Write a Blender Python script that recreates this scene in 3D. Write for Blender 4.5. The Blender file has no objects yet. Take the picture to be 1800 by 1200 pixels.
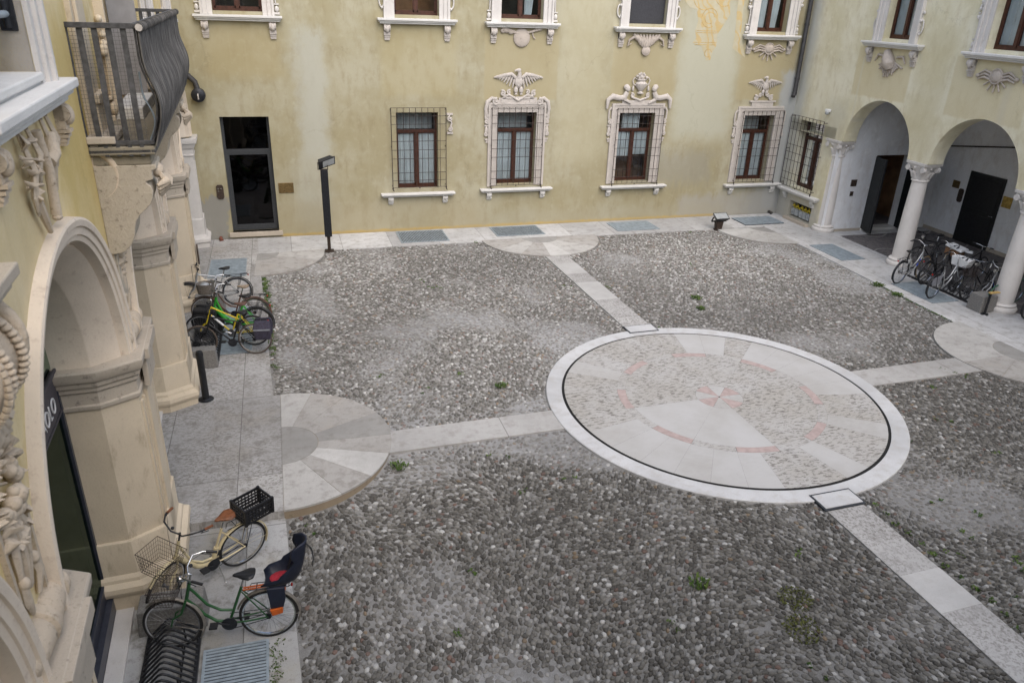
import bpy, bmesh, math, random
import numpy as np
from mathutils import Matrix, Vector
R = math.radians
PI = math.pi
random.seed(7)
scene = bpy.context.scene
COL = scene.collection

# ------------------------------------------------------------------ node helpers
class NT:
    def __init__(s, name):
        s.mat = bpy.data.materials.new(name)
        s.mat.use_nodes = True
        s.t = s.mat.node_tree
        s.t.nodes.clear()
        s.out = s.t.nodes.new('ShaderNodeOutputMaterial')
    def n(s, typ, props=None, **ins):
        nd = s.t.nodes.new(typ)
        for k, v in (props or {}).items():
            setattr(nd, k, v)
        for k, v in ins.items():
            key = int(k[1:]) if k[0] == 'i' and k[1:].isdigit() else k.replace('_', ' ')
            s.put(nd.inputs[key], v)
        return nd
    def put(s, sock, v):
        if isinstance(v, bpy.types.NodeSocket):
            s.t.links.new(v, sock)
        elif isinstance(v, bpy.types.Node):
            s.t.links.new(v.outputs[0], sock)
        else:
            if sock.type == 'RGBA' and len(v) == 3:
                v = (*v, 1)
            sock.default_value = v
    def m(s, op, a, b=0.0, c=0.0, clamp=False):
        nd = s.n('ShaderNodeMath', {'operation': op, 'use_clamp': clamp})
        s.put(nd.inputs[0], a); s.put(nd.inputs[1], b); s.put(nd.inputs[2], c)
        return nd.outputs[0]
    def mix(s, fac, a, b, mode='MIX'):
        nd = s.n('ShaderNodeMix', {'data_type': 'RGBA', 'blend_type': mode})
        s.put(nd.inputs[0], fac); s.put(nd.inputs[6], a); s.put(nd.inputs[7], b)
        return nd.outputs[2]
    def sm(s, v, lo, hi, a=0.0, b=1.0):
        nd = s.n('ShaderNodeMapRange', {'interpolation_type': 'SMOOTHSTEP'})
        s.put(nd.inputs[0], v)
        for i, q in enumerate((lo, hi, a, b)):
            s.put(nd.inputs[i + 1], q)
        return nd.outputs[0]
    def co(s):
        return s.n('ShaderNodeTexCoord').outputs['Object']
    def noise(s, vec, scale, detail=4.0, rough=.55, out=0, dist=0.0):
        nd = s.n('ShaderNodeTexNoise', None, Vector=vec, Scale=scale, Detail=detail, Roughness=rough, Distortion=dist)
        return nd.outputs[out]
    def scl(s, vec, k):
        nd = s.n('ShaderNodeVectorMath', {'operation': 'MULTIPLY'})
        s.put(nd.inputs[0], vec); nd.inputs[1].default_value = k
        return nd.outputs[0]
    def fin(s, col, rough=.8, metal=0.0, bump=None, bstr=.3, bdist=.01, spec=.4, **kw):
        p = s.n('ShaderNodeBsdfPrincipled')
        s.put(p.inputs['Base Color'], col)
        s.put(p.inputs['Roughness'], rough)
        s.put(p.inputs['Metallic'], metal)
        s.put(p.inputs['Specular IOR Level'], spec)
        for k, v in kw.items():
            s.put(p.inputs[k.replace('_', ' ')], v)
        if bump is not None:
            b = s.n('ShaderNodeBump', None, Height=bump, Strength=bstr, Distance=bdist)
            s.t.links.new(b.outputs[0], p.inputs['Normal'])
        s.t.links.new(p.outputs[0], s.out.inputs[0])
        return s.mat

def simple(name, col, rough=.6, metal=0.0, var=.25, scale=14.0, bstr=0.0, spec=.4, **kw):
    t = NT(name)
    c = t.co()
    f = t.noise(c, scale, 5.0)
    lo = tuple(x * (1 - var) for x in col)
    hi = tuple(min(1, x * (1 + var)) for x in col)
    cc = t.mix(t.sm(f, .3, .7), lo, hi)
    return t.fin(cc, rough, metal, bump=f if bstr else None, bstr=bstr, spec=spec, **kw)

def stone(name, base, dark, dirt=.5, scale=3.0, grain=60.0, bstr=.25, streak=None):
    t = NT(name)
    c = t.co()
    a = t.noise(c, scale, 6.0, .6)
    b = t.noise(c, grain, 3.0)
    d = t.noise(t.scl(c, streak or (1, 1, 1)), scale * 3.2, 6.0, .7)
    light = tuple(min(1, x * 1.1) for x in base)
    col = t.mix(t.sm(a, .35, .7), base, light)
    col = t.mix(t.m('MULTIPLY', t.sm(d, .55, .75), dirt), col, dark)
    col = t.mix(t.m('MULTIPLY', t.sm(b, .55, .75), .25), col, dark)
    return t.fin(col, .85, bump=t.m('ADD', b, t.m('MULTIPLY', d, 2.0)), bstr=bstr, bdist=.006 if grain < 40 else .008, spec=.25)

def stucco(name, base, light, patches=(), scale=.55, rough_amp=1.0):
    """patches: (x0,x1,z0,z1,soft,colour,strength,noise distortion)"""
    t = NT(name)
    c = t.co()
    big = t.noise(c, scale, 5.0, .6)
    mid = t.noise(t.scl(c, (1.6, 1.6, .7)), 2.3, 6.0, .65)
    fine = t.noise(c, 38.0, 4.0, .6)
    col = t.mix(t.sm(big, .38, .64), base, light)
    col = t.mix(t.m('MULTIPLY', t.sm(mid, .46, .70), .65), col, tuple(x * k for x, k in zip(base, (.84, .80, .76))))
    mot = t.noise(c, 5.5, 5.0, .62)
    col = t.mix(t.m('MULTIPLY', t.sm(mot, .52, .70), .38), col, tuple(min(1, x * 1.13) for x in light))
    col = t.mix(t.m('MULTIPLY', t.sm(t.noise(c, 11.0, 6.0, .7), .56, .72), .30), col, tuple(x * k for x, k in zip(base, (.80, .72, .66))))
    drips = t.noise(t.scl(c, (5.0, 5.0, .22)), 1.5, 5.0, .6)
    col = t.mix(t.m('MULTIPLY', t.sm(drips, .54, .74), .17), col, tuple(min(1, x * 1.18) for x in light))
    sep = t.n('ShaderNodeSeparateXYZ', None, Vector=c)
    wob = t.noise(c, 1.7, 5.0, .6)
    for (x0, x1, z0, z1, soft, pc, st, dist) in patches:
        X = t.m('ADD', sep.outputs[0], t.m('MULTIPLY', t.m('SUBTRACT', wob, .5), dist))
        Z = t.m('ADD', sep.outputs[2], t.m('MULTIPLY', t.m('SUBTRACT', mid, .5), dist))
        k = t.m('MULTIPLY', t.m('MULTIPLY', t.sm(X, x0 - soft, x0 + soft), t.sm(X, x1 - soft, x1 + soft, 1.0, 0.0)),
                t.m('MULTIPLY', t.sm(Z, z0 - soft, z0 + soft), t.sm(Z, z1 - soft, z1 + soft, 1.0, 0.0)))
        k = t.m('MULTIPLY', k, t.m('MULTIPLY', st, t.sm(fine, .1, .6, .7, 1.0)))
        col = t.mix(k, col, pc)
    cw = t.n('ShaderNodeVectorMath', {'operation': 'ADD'}); t.put(cw.inputs[0], c); t.put(cw.inputs[1], t.scl(t.noise(c, 2.2, 5.0, .65, out=1), (.55, .55, .55)))
    ck = t.n('ShaderNodeTexVoronoi', {'feature': 'DISTANCE_TO_EDGE'}, Vector=cw.outputs[0], Scale=.55)
    col = t.mix(t.m('MULTIPLY', t.sm(ck.outputs[0], .003, .009, .16, 0.0), t.sm(t.noise(c, .35, 3.0), .50, .60)), col, tuple(x * .45 for x in base))
    col = t.mix(t.m('MULTIPLY', t.sm(fine, .5, .75), .12 * rough_amp), col, (.2, .17, .1))
    return t.fin(col, .92, bump=t.m('ADD', t.m('MULTIPLY', mid, 2.0), t.m('MULTIPLY', fine, .5)), bstr=.18, bdist=.012, spec=.15)

# ------------------------------------------------------------------ mesh builder
class MB:
    def __init__(s):
        s.v = []; s.f = []; s.M = None
    def add(s, vs, fs):
        o = len(s.v)
        if s.M is not None:
            s.v += [tuple(s.M @ Vector(p)) for p in vs]
        else:
            s.v += [tuple(p) for p in vs]
        s.f += [tuple(i + o for i in f) for f in fs]
    def box(s, x0, x1, y0, y1, z0, z1):
        s.add([(x0, y0, z0), (x1, y0, z0), (x1, y1, z0), (x0, y1, z0), (x0, y0, z1), (x1, y0, z1), (x1, y1, z1), (x0, y1, z1)],
              [(0, 3, 2, 1), (4, 5, 6, 7), (0, 1, 5, 4), (1, 2, 6, 5), (2, 3, 7, 6), (3, 0, 4, 7)])
    def bar(s, a, b, w, h=None):
        """square-ish bar between two points"""
        h = h or w
        s.tube([a, b], w * .7071, 4, flat=h / w, rot=PI / 4)
    def quad(s, a, b, c, d):
        s.add([a, b, c, d], [(0, 1, 2, 3)])
    def loft(s, rings, cap=True, closed=True):
        n = len(rings[0]); vs = [p for r in rings for p in r]; fs = []
        m = n if closed else n - 1
        for i in range(len(rings) - 1):
            for j in range(m):
                k = (j + 1) % n
                fs.append((i * n + j, i * n + k, (i + 1) * n + k, (i + 1) * n + j))
        if cap and closed:
            fs.append(tuple(reversed(range(n)))); fs.append(tuple(range((len(rings) - 1) * n, len(rings) * n)))
        s.add(vs, fs)
    def prism(s, poly, y0, y1, plane='xz'):
        f = {'xz': lambda p, t: (p[0], t, p[1]), 'xy': lambda p, t: (p[0], p[1], t), 'yz': lambda p, t: (t, p[0], p[1])}[plane]
        s.loft([[f(p, y0) for p in poly], [f(p, y1) for p in poly]])
    def tube(s, path, r, n=8, flat=1.0, rot=0.0, closed=False, cap=True):
        P = [Vector(p) for p in path]; N = len(P)
        rad = r if isinstance(r, (list, tuple)) else [r] * N
        rings = []; up = None
        for i in range(N):
            a = P[(i - 1) % N] if (closed or i > 0) else P[i]
            b = P[(i + 1) % N] if (closed or i < N - 1) else P[i]
            t = (b - a)
            t = t.normalized() if t.length > 1e-9 else Vector((0, 0, 1))
            if up is None:
                up = Vector((0, 0, 1)) if abs(t.z) < .9 else Vector((0, 1, 0))
            x = up.cross(t)
            if x.length < 1e-6:
                x = Vector((1, 0, 0)).cross(t)
            x.normalize(); y = t.cross(x).normalized(); up = y
            rings.append([P[i] + x * (rad[i] * math.cos(rot + 2 * PI * j / n)) + y * (rad[i] * flat * math.sin(rot + 2 * PI * j / n)) for j in range(n)])
        if closed:
            rings.append(rings[0]); s.loft(rings, cap=False)
        else:
            s.loft(rings, cap=cap)
    def lathe(s, prof, c=(0, 0, 0), n=24, axis='z', a0=0.0, a1=2 * PI):
        full = abs(a1 - a0 - 2 * PI) < 1e-6
        m = n if full else n + 1
        rings = []
        for (r, z) in prof:
            ring = []
            for j in range(m):
                a = a0 + (a1 - a0) * j / n
                p = (r * math.cos(a), r * math.sin(a), z)
                if axis == 'x': p = (z, p[0], p[1])
                if axis == 'y': p = (p[0], z, p[1])
                ring.append((c[0] + p[0], c[1] + p[1], c[2] + p[2]))
            rings.append(ring)
        shut = abs(prof[0][0] - prof[-1][0]) + abs(prof[0][1] - prof[-1][1]) < 1e-6
        s.loft(rings, cap=full and not shut and max(p[0] for p in prof) < 1.0, closed=full)
    def ball(s, c, r, n=12, m=8):
        r = r if isinstance(r, (tuple, list)) else (r, r, r)
        rings = []
        for i in range(m + 1):
            a = -PI / 2 + PI * i / m
            q = max(math.cos(a), .02)
            rings.append([(c[0] + r[0] * q * math.cos(2 * PI * j / n), c[1] + r[1] * q * math.sin(2 * PI * j / n), c[2] + r[2] * math.sin(a)) for j in range(n)])
        s.loft(rings)
    def build(s, name, mat, parent=None, smooth=None, bevel=0.0, recalc=True):
        me = bpy.data.meshes.new(name)
        me.from_pydata(s.v, [], s.f)
        if recalc:
            bm = bmesh.new(); bm.from_mesh(me)
            bmesh.ops.recalc_face_normals(bm, faces=bm.faces)
            bm.to_mesh(me); bm.free()
        me.materials.append(mat)
        if smooth:
            me.polygons.foreach_set('use_smooth', [True] * len(me.polygons))
            me.set_sharp_from_angle(angle=R(smooth))
        o = bpy.data.objects.new(name, me)
        COL.objects.link(o)
        if parent is not None:
            o.parent = parent
        if bevel:
            b = o.modifiers.new('Bevel', 'BEVEL'); b.width = bevel; b.segments = 2; b.limit_method = 'ANGLE'; b.angle_limit = R(35)
        return o

def empty(name, loc=(0, 0, 0), rz=0.0, parent=None):
    o = bpy.data.objects.new(name, None)
    o.empty_display_size = .2
    COL.objects.link(o); o.location = loc; o.rotation_euler = (0, 0, rz)
    if parent is not None: o.parent = parent
    return o
def tag(o, label=None, cat=None, group=None, kind=None):
    if label: o['label'] = label
    if cat: o['category'] = cat
    if group: o['group'] = group
    if kind: o['kind'] = kind
    return o

def arc(cx, cz, r, a0, a1, n, y=0.0, rz=None):
    rz = rz or r
    return [(cx + r * math.cos(a0 + (a1 - a0) * i / n), y, cz + rz * math.sin(a0 + (a1 - a0) * i / n)) for i in range(n + 1)]
def spiral(cx, cz, r0, r1, a0, turns, n, y=0.0, hand=1):
    return [(cx + hand * (r0 + (r1 - r0) * i / n) * math.cos(a0 + turns * 2 * PI * i / n), y,
             cz + (r0 + (r1 - r0) * i / n) * math.sin(a0 + turns * 2 * PI * i / n)) for i in range(n + 1)]

# ------------------------------------------------------------------ materials
YB, YL = (.43, .34, .165), (.53, .455, .265)
OCH = (.37, .322, .198)
PALE = (.42, .425, .375)
GREY = (.33, .33, .31)
M = {}
M['stucco_back'] = stucco('stucco_back', (.325, .292, .187), (.39, .367, .272), [
    (.55, 1.35, 2.4, 5.9, .25, PALE, .75, .9), (.3, 1.3, .3, 2.6, .35, PALE, .45, .8),
    (2.95, 5.2, 4.1, 6.1, .15, (.38, .33, .19), .45, .3), (6.05, 8.4, 4.0, 6.2, .035, OCH, .75, .12), (10.2, 12.5, 3.9, 6.2, .035, OCH, .75, .12),
    (14.8, 16.9, 4.0, 6.1, .035, OCH, .8, .12), (-1.8, .2, 4.6, 6.1, .2, (.37, .315, .18), .5, .4),
    (12.5, 14.8, 2.6, 6.4, .3, (.43, .41, .31), .6, .8), (8.5, 10.1, 2.0, 9.0, .4, (.46, .43, .31), .55, .8),
    (11.5, 14.2, 1.2, 2.3, .3, (.29, .28, .235), .6, 1.2), (-2.6, -1.70, -.2, 1.30, .07, (.24, .24, .23), .85, 1.3),
    (13.2, 17.4, -.2, .75, .2, (.36, .35, .32), .75, .9), (16.55, 17.4, .2, 4.9, .15, (.40, .43, .46), .75, .6), (12.6, 14.6, 2.8, 7.0, .25, (.44, .445, .37), .65, .8), (15.9, 17.4, -.2, 1.0, .2, GREY, .8, 1.0),
    (-.3, 14.6, .0, .085, .03, (.50, .34, .09), .8, .1), (5.2, 15.0, 0.0, .5, .25, (.36, .335, .25), .5, .8), (-.4, 6.0, .0, 1.0, .3, (.34, .30, .20), .5, .9)])
M['stucco_right'] = stucco('stucco_right', (.63, .585, .41), (.73, .70, .56), [
    (2.7, 5.0, 4.5, 5.9, .04, (.58, .51, .325), .75, .12), (6.5, 8.9, 4.4, 5.9, .04, (.58, .51, .325), .7, .12), (-.2, .5, -.2, 8.0, .3, (.46, .48, .48), .65, .6),
    (-.2, 2.3, -.2, .9, .25, (.37, .36, .33), .75, .8), (1.8, 2.7, 2.4, 4.2, .3, (.50, .49, .41), .55, .8), (5.2, 6.4, 3.0, 6.5, .3, (.54, .49, .32), .5, .8),
    (2.95, 3.02, 3.0, 5.6, .02, (.6, .57, .46), .6, .05), (8.2, 8.4, 3.0, 5.8, .1, (.58, .54, .42), .6, .2)])
M['stucco_left'] = stucco('stucco_left', (.64, .51, .245), (.72, .61, .385), [
    (7.2, 9.0, 3.0, 6.5, .3, (.52, .40, .15), .6, .8), (4.2, 6.6, 4.6, 6.0, .3, (.57, .50, .36), .5, 1.0)], scale=.8)
M['white_plaster'] = stucco('white_plaster', (.74, .755, .78), (.82, .835, .855), [(17, 22, -.3, .5, .15, (.4, .4, .39), .6, .5)])
M['stone_white'] = stone('stone_white', (.555, .535, .515), (.34, .30, .27), .45, 3.0)
M['stone_orn'] = stone('stone_ornament', (.485, .45, .42), (.21, .185, .165), .75, 5.0, 26.0, 1.0)
M['stone_relief'] = stone('stone_relief', (.44, .39, .345), (.20, .17, .145), .7, 5.0, 26.0, 1.0)
M['stone_pier'] = stone('stone_pier', (.57, .49, .375), (.27, .21, .14), .55, 1.6, streak=(1, 1, .35))
M['stone_arch'] = stone('stone_archivolt', (.64, .56, .465), (.36, .27, .22), .55, 2.5, 40.0)
M['stone_carved'] = stone('stone_carved', (.52, .44, .345), (.15, .115, .08), .85, 5.0, 34.0, 1.0)
M['stone_console'] = stone('stone_console', (.41, .365, .295), (.13, .11, .08), .9, 5.0, 40.0, .6)
M['stone_ledge'] = stone('stone_ledge', (.43, .38, .315), (.13, .12, .105), .85, 3.0)
M['marble'] = stone('marble_column', (.64, .615, .59), (.42, .38, .33), .4, 2.0, streak=(1, 1, .4))
M['sill'] = stone('stone_sill', (.60, .595, .58), (.38, .36, .32), .35, 3.0)
M['concrete'] = simple('concrete', (.185, .18, .172), .9, 0, .25, 45.0, .4)
M['wood_frame'] = simple('window_wood', (.055, .019, .011), .45, 0, .3, 12.0)
M['spoke'] = simple('spoke_steel', (.20, .20, .21), .5, .6, .1, 9.0)
M['rail_iron'] = simple('rail_iron', (.075, .075, .078), .6, .3, .3, 20.0)
M['iron'] = simple('wrought_iron', (.045, .034, .03), .6, .3, .4, 30.0)
M['dark_metal'] = simple('dark_metal', (.028, .03, .036), .45, .5, .2, 30.0)
M['anthracite'] = simple('anthracite_frame', (.06, .065, .072), .45, .3, .1, 20.0)
M['black_paint'] = simple('black_paint', (.014, .015, .018), .4, 0, .3, 20.0)
M['door_dark'] = simple('dark_door', (.012, .014, .015), .5, 0, .3, 9.0)
M['brass'] = simple('aged_brass', (.19, .13, .055), .45, .6, .3, 25.0)
M['bronze'] = simple('bronze_plate', (.07, .05, .04), .5, .4, .3, 25.0)
M['lead'] = simple('lead_pipe', (.048, .048, .051), .6, .3, .25, 10.0)
M['galv'] = simple('galvanised_steel', (.33, .39, .44), .5, .35, .18, 8.0)
M['galv_dark'] = simple('grate_pit', (.03, .035, .042), .8, 0, .2, 8.0)
M['galv_mid'] = simple('grate_bed', (.15, .18, .205), .7, .1, .2, 8.0)
M['chrome'] = simple('chrome', (.62, .63, .64), .22, 1.0, .1, 20.0)
M['curtain'] = simple('curtain', (.60, .65, .68), .9, 0, .08, 3.0)
M['interior'] = simple('room_dark', (.05, .045, .04), .9, 0, .3, 2.0)
M['interior_warm'] = simple('room_warm', (.30, .17, .09), .9, 0, .3, 2.0)
M['rubber'] = simple('tyre_rubber', (.018, .018, .019), .8, 0, .3, 40.0)
M['rubber_brown'] = simple('tyre_dusty', (.09, .07, .058), .85, 0, .3, 40.0)
M['rubber_tan'] = simple('tyre_tan', (.38, .28, .16), .85, 0, .2, 40.0)
M['plastic_black'] = simple('black_plastic', (.014, .014, .016), .42, 0, .2, 30.0)
M['leather_tan'] = simple('tan_leather', (.17, .062, .024), .5, 0, .3, 25.0)
M['saddle_beige'] = simple('beige_saddle', (.27, .21, .15), .7, 0, .25, 25.0)
M['saddle_brown'] = simple('brown_saddle', (.12, .065, .05), .6, 0, .25, 25.0)
M['navy'] = simple('navy_plastic', (.012, .016, .032), .45, 0, .15, 20.0)
M['purple_fabric'] = simple('pannier_fabric', (.035, .032, .052), .8, 0, .3, 30.0)
M['red_pad'] = simple('red_cushion', (.33, .02, .035), .8, 0, .2, 30.0)
M['orange'] = simple('orange_plastic', (.48, .10, .015), .5, 0, .15, 20.0)
M['red_lens'] = simple('red_reflector', (.35, .015, .012), .25, 0, .15, 20.0)
M['cream'] = simple('cream_paint', (.56, .48, .30), .35, 0, .08, 8.0)
M['green'] = simple('dark_green_paint', (.022, .085, .03), .35, 0, .15, 8.0)
M['green_bright'] = simple('bright_green_paint', (.035, .30, .035), .35, 0, .12, 8.0)
M['green_dull'] = simple('dull_green_paint', (.03, .10, .06), .5, 0, .12, 8.0)
M['yellow'] = simple('yellow_paint', (.62, .48, .03), .35, 0, .12, 8.0)
M['blue'] = simple('blue_paint', (.02, .055, .33), .35, 0, .12, 8.0)
M['silver'] = simple('silver_paint', (.42, .43, .44), .35, .5, .12, 8.0)
M['black_gloss'] = simple('black_bike_paint', (.014, .014, .016), .25, 0, .2, 8.0)
M['brown_paint'] = simple('rust_brown_paint', (.09, .045, .03), .55, 0, .3, 12.0)
M['wicker'] = simple('grey_wicker', (.17, .15, .13), .8, 0, .4, 60.0)
M['white_plastic'] = simple('white_plastic', (.74, .75, .76), .4, 0, .06, 8.0)
M['bag_film'] = simple('grey_bag_film', (.30, .32, .34), .3, 0, .3, 14.0)
M['cardboard'] = simple('brown_box', (.19, .10, .05), .8, 0, .2, 20.0)
M['grey_flap'] = simple('grey_flap', (.20, .21, .24), .6, 0, .15, 20.0)
M['guard_dull'] = simple('dull_mudguard', (.20, .185, .165), .5, .4, .2, 12.0)
M['reed'] = None

def glass(name, tint, refl=(.9, .95, 1)):
    t = NT(name)
    c = t.co()
    lw = t.n('ShaderNodeLayerWeight', None, Blend=.28)
    tr = t.n('ShaderNodeBsdfTransparent', None, Color=(*tint, 1))
    gl = t.n('ShaderNodeBsdfGlossy', None, Color=(*refl, 1), Roughness=.03)
    bmp = t.n('ShaderNodeBump', None, Height=t.noise(c, 1.4, 2.0), Strength=.05, Distance=.05)
    t.t.links.new(bmp.outputs[0], gl.inputs['Normal'])
    f = t.m('ADD', t.m('MULTIPLY', lw.outputs['Fresnel'], .9), .05, clamp=True)
    ms = t.n('ShaderNodeMixShader', None, i0=f, i1=tr, i2=gl)
    t.t.links.new(ms.outputs[0], t.out.inputs[0])
    return t.mat
M['glass'] = glass('window_glass', (.92, .95, .95))
M['glass_dark'] = glass('dark_glass', (.08, .085, .085), (.30, .30, .32))
M['glass_green'] = glass('green_glass', (.42, .54, .45), (.36, .46, .40))
M['lamp_glass'] = simple('lamp_glass', (.35, .37, .38), .15, 0, .1, 6.0, spec=.8)

def reed():
    t = NT('reed_screen')
    c = t.co()
    # bundles of thin stalks running up the screen
    v = t.noise(t.scl(c, (70.0, 5.0, 3.0)), 1.0, 3.0, .6)
    w = t.noise(t.scl(c, (6.0, 1.0, 2.0)), 1.0, 3.0)
    col = t.mix(t.sm(v, .35, .68), (.045, .044, .043), (.19, .182, .175))
    col = t.mix(t.m('MULTIPLY', t.sm(w, .4, .7), .5), col, (.085, .082, .079))
    return t.fin(col, .9, bump=v, bstr=.8, bdist=.012, spec=.1)
M['reed'] = reed()

def mesh_net():
    t = NT('wire_netting')
    c = t.co()
    sep = t.n('ShaderNodeSeparateXYZ', None, Vector=c)
    g = None
    for i in (1, 2):
        k = t.m('GREATER_THAN', t.m('ABSOLUTE', t.m('SUBTRACT', t.m('FRACT', t.m('MULTIPLY', sep.outputs[i], 28.0)), .5)), .455)
        g = k if g is None else t.m('MAXIMUM', g, k)
    tr = t.n('ShaderNodeBsdfTransparent')
    df = t.n('ShaderNodeBsdfDiffuse', None, Color=(.12, .115, .11, 1))
    ms = t.n('ShaderNodeMixShader', None, i0=g, i1=tr, i2=df)
    t.t.links.new(ms.outputs[0], t.out.inputs[0])
    return t.mat
M['net'] = mesh_net()

def paving(name, base, dark, jx=1.6, jy=0.0, joint=.006, dirt=.6, rot=0.0, warm=None, vein=None):
    t = NT(name)
    c = t.co()
    a = t.noise(c, .55, 6.0, .65)
    b = t.noise(c, 4.5, 7.0, .72)
    g = t.noise(c, 70.0, 3.0)
    sep = t.n('ShaderNodeSeparateXYZ', None, Vector=c)
    cellx = t.m('FLOOR', t.m('DIVIDE', t.m('ADD', sep.outputs[0], 500.0 if not jx else 0.0), jx or 9999.0))
    celly = t.m('FLOOR', t.m('DIVIDE', t.m('ADD', sep.outputs[1], 500.0 if not jy else 0.0), jy or 9999.0))
    wn = t.n('ShaderNodeTexWhiteNoise', {'noise_dimensions': '2D'}, Vector=t.n('ShaderNodeCombineXYZ', None, X=cellx, Y=celly))
    tone = t.sm(wn.outputs[0], 0.0, 1.0, .84, 1.08)
    col = t.mix(t.sm(a, .35, .68), base, tuple(x * .78 for x in base))
    if warm: col = t.mix(t.m('MULTIPLY', t.sm(t.noise(c, 1.1, 5.0, .6), .5, .7), .6), col, warm)
    col = t.mix(t.m('MULTIPLY', t.sm(b, .46, .68), dirt), col, dark)
    col = t.mix(t.m('MULTIPLY', t.sm(g, .54, .68), .35), col, dark)
    if vein:
        vv = t.noise(t.scl(c, vein), 2.6, 8.0, .7, dist=.4)
        col = t.mix(t.m('MULTIPLY', t.sm(vv, .49, .57), t.sm(t.noise(c, .9, 4.0), .35, .6, .35, .85)), col, dark)
    tn = t.n('ShaderNodeVectorMath', {'operation': 'SCALE'}); t.put(tn.inputs[0], col); t.put(tn.inputs[3], tone)
    col = tn.outputs[0]
    jm = None
    for (o, p) in ((0, jx), (1, jy)):
        if not p: continue
        k = t.m('FRACT', t.m('DIVIDE', sep.outputs[o], p))
        e = t.m('LESS_THAN', t.m('MINIMUM', k, t.m('SUBTRACT', 1.0, k)), joint / p)
        jm = e if jm is None else t.m('MAXIMUM', jm, e)
    if jm is not None: col = t.mix(t.m('MULTIPLY', jm, .75), col, tuple(x * .45 for x in dark))
    return t.fin(col, .85, bump=t.m('ADD', g, t.m('MULTIPLY', b, 1.5)), bstr=.2, bdist=.004, spec=.25)
M['pave'] = paving('stone_paving', (0.508, 0.510, 0.514), (.24, .225, .205), 1.45, 0)
M['pave_left'] = paving('stone_paving_worn', (0.420, 0.415, 0.411), (.21, .20, .185), 1.1, 2.6, warm=(.37, .345, .31), dirt=.8, vein=(6.0, 9.0, 1.0))
M['pave_low'] = paving('stone_paving_low', (0.391, 0.394, 0.396), (.15, .14, .125), .95, 3.1, warm=(.36, .335, .27), dirt=.85)
M['strip'] = paving('strip_stone', (0.382, 0.378, 0.371), (.22, .205, .19), 3.3, 0, dirt=.55)
M['strip_worn'] = paving('strip_stone_eroded', (.42, .415, .41), (.19, .18, .17), 0, 1.9, dirt=.45, vein=(8.0, 6.5, 1.0))
M['curb'] = stone('curb_face', (.27, .22, .16), (.09, .075, .055), .8, 2.5)

def disc_mat():
    t = NT('roundel_stone')
    c = t.co()
    at = t.n('ShaderNodeAttribute', {'attribute_name': 'wear'})
    wear = at.outputs['Fac']
    a = t.noise(c, .8, 5.0, .6)
    vein = t.noise(t.scl(c, (3.6, 11.0, 1.0)), 2.1, 8.0, .72, dist=.4)
    g = t.noise(c, 60.0, 3.0)
    base = t.mix(t.sm(a, .35, .68), (.425, .425, .428), (.36, .355, .345))
    base = t.mix(t.m('MULTIPLY', wear, t.sm(t.noise(c, 1.3, 4.0), .3, .65, .25, .75)), base, (.33, .315, .285))
    holes = t.m('MULTIPLY', t.sm(vein, .515, .575), t.m('MULTIPLY', t.sm(wear, .1, .9), t.sm(t.noise(c, 1.6, 3.0), .3, .6, .55, 1.0)))
    col = t.mix(t.m('MULTIPLY', holes, .92), base, (.14, .13, .12))
    col = t.mix(t.m('MULTIPLY', t.sm(g, .6, .75), .2), col, (.25, .23, .21))
    return t.fin(col, .85, bump=t.m('SUBTRACT', t.m('MULTIPLY', g, .5), holes), bstr=.3, bdist=.006, spec=.25)
M['disc'] = disc_mat()
M['ring'] = paving('roundel_border', (0.476, 0.484, 0.497), (.33, .31, .29), 0, 0, dirt=.45)
M['pink'] = simple('red_marble', (.355, .285, .272), .8, 0, .12, 9.0)
M['gap'] = simple('dark_gap', (.012, .012, .012), .9, 0, .2, 9.0)

def pebble_mat():
    t = NT('river_pebbles')
    c = t.co()
    at = t.n('ShaderNodeAttribute', {'attribute_name': 'tone'})
    g = t.noise(c, 55.0, 4.0, .7)
    col = t.mix(t.m('MULTIPLY', t.sm(g, .48, .75), .16), at.outputs['Color'], (.36, .355, .345))
    col = t.mix(t.m('MULTIPLY', t.sm(t.noise(c, 130.0, 2.0), .55, .7), .3), col, (.06, .055, .05))
    return t.fin(col, .8, spec=.3)
M['pebble'] = pebble_mat()
def mortar_mat():
    t = NT('cobble_mortar')
    c = t.co()
    at = t.n('ShaderNodeAttribute', {'attribute_name': 'tone'})
    a = t.noise(c, 9.0, 6.0, .7)
    g = t.noise(c, 80.0, 3.0, .6)
    col = t.mix(t.sm(a, .3, .7, .0, .5), at.outputs['Color'], (.10, .095, .088))
    col = t.mix(t.m('MULTIPLY', t.sm(g, .5, .72), .35), col, (.45, .44, .43))
    return t.fin(col, .95, bump=t.m('ADD', a, g), bstr=.5, bdist=.01, spec=.15)
M['mortar'] = mortar_mat()
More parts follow.
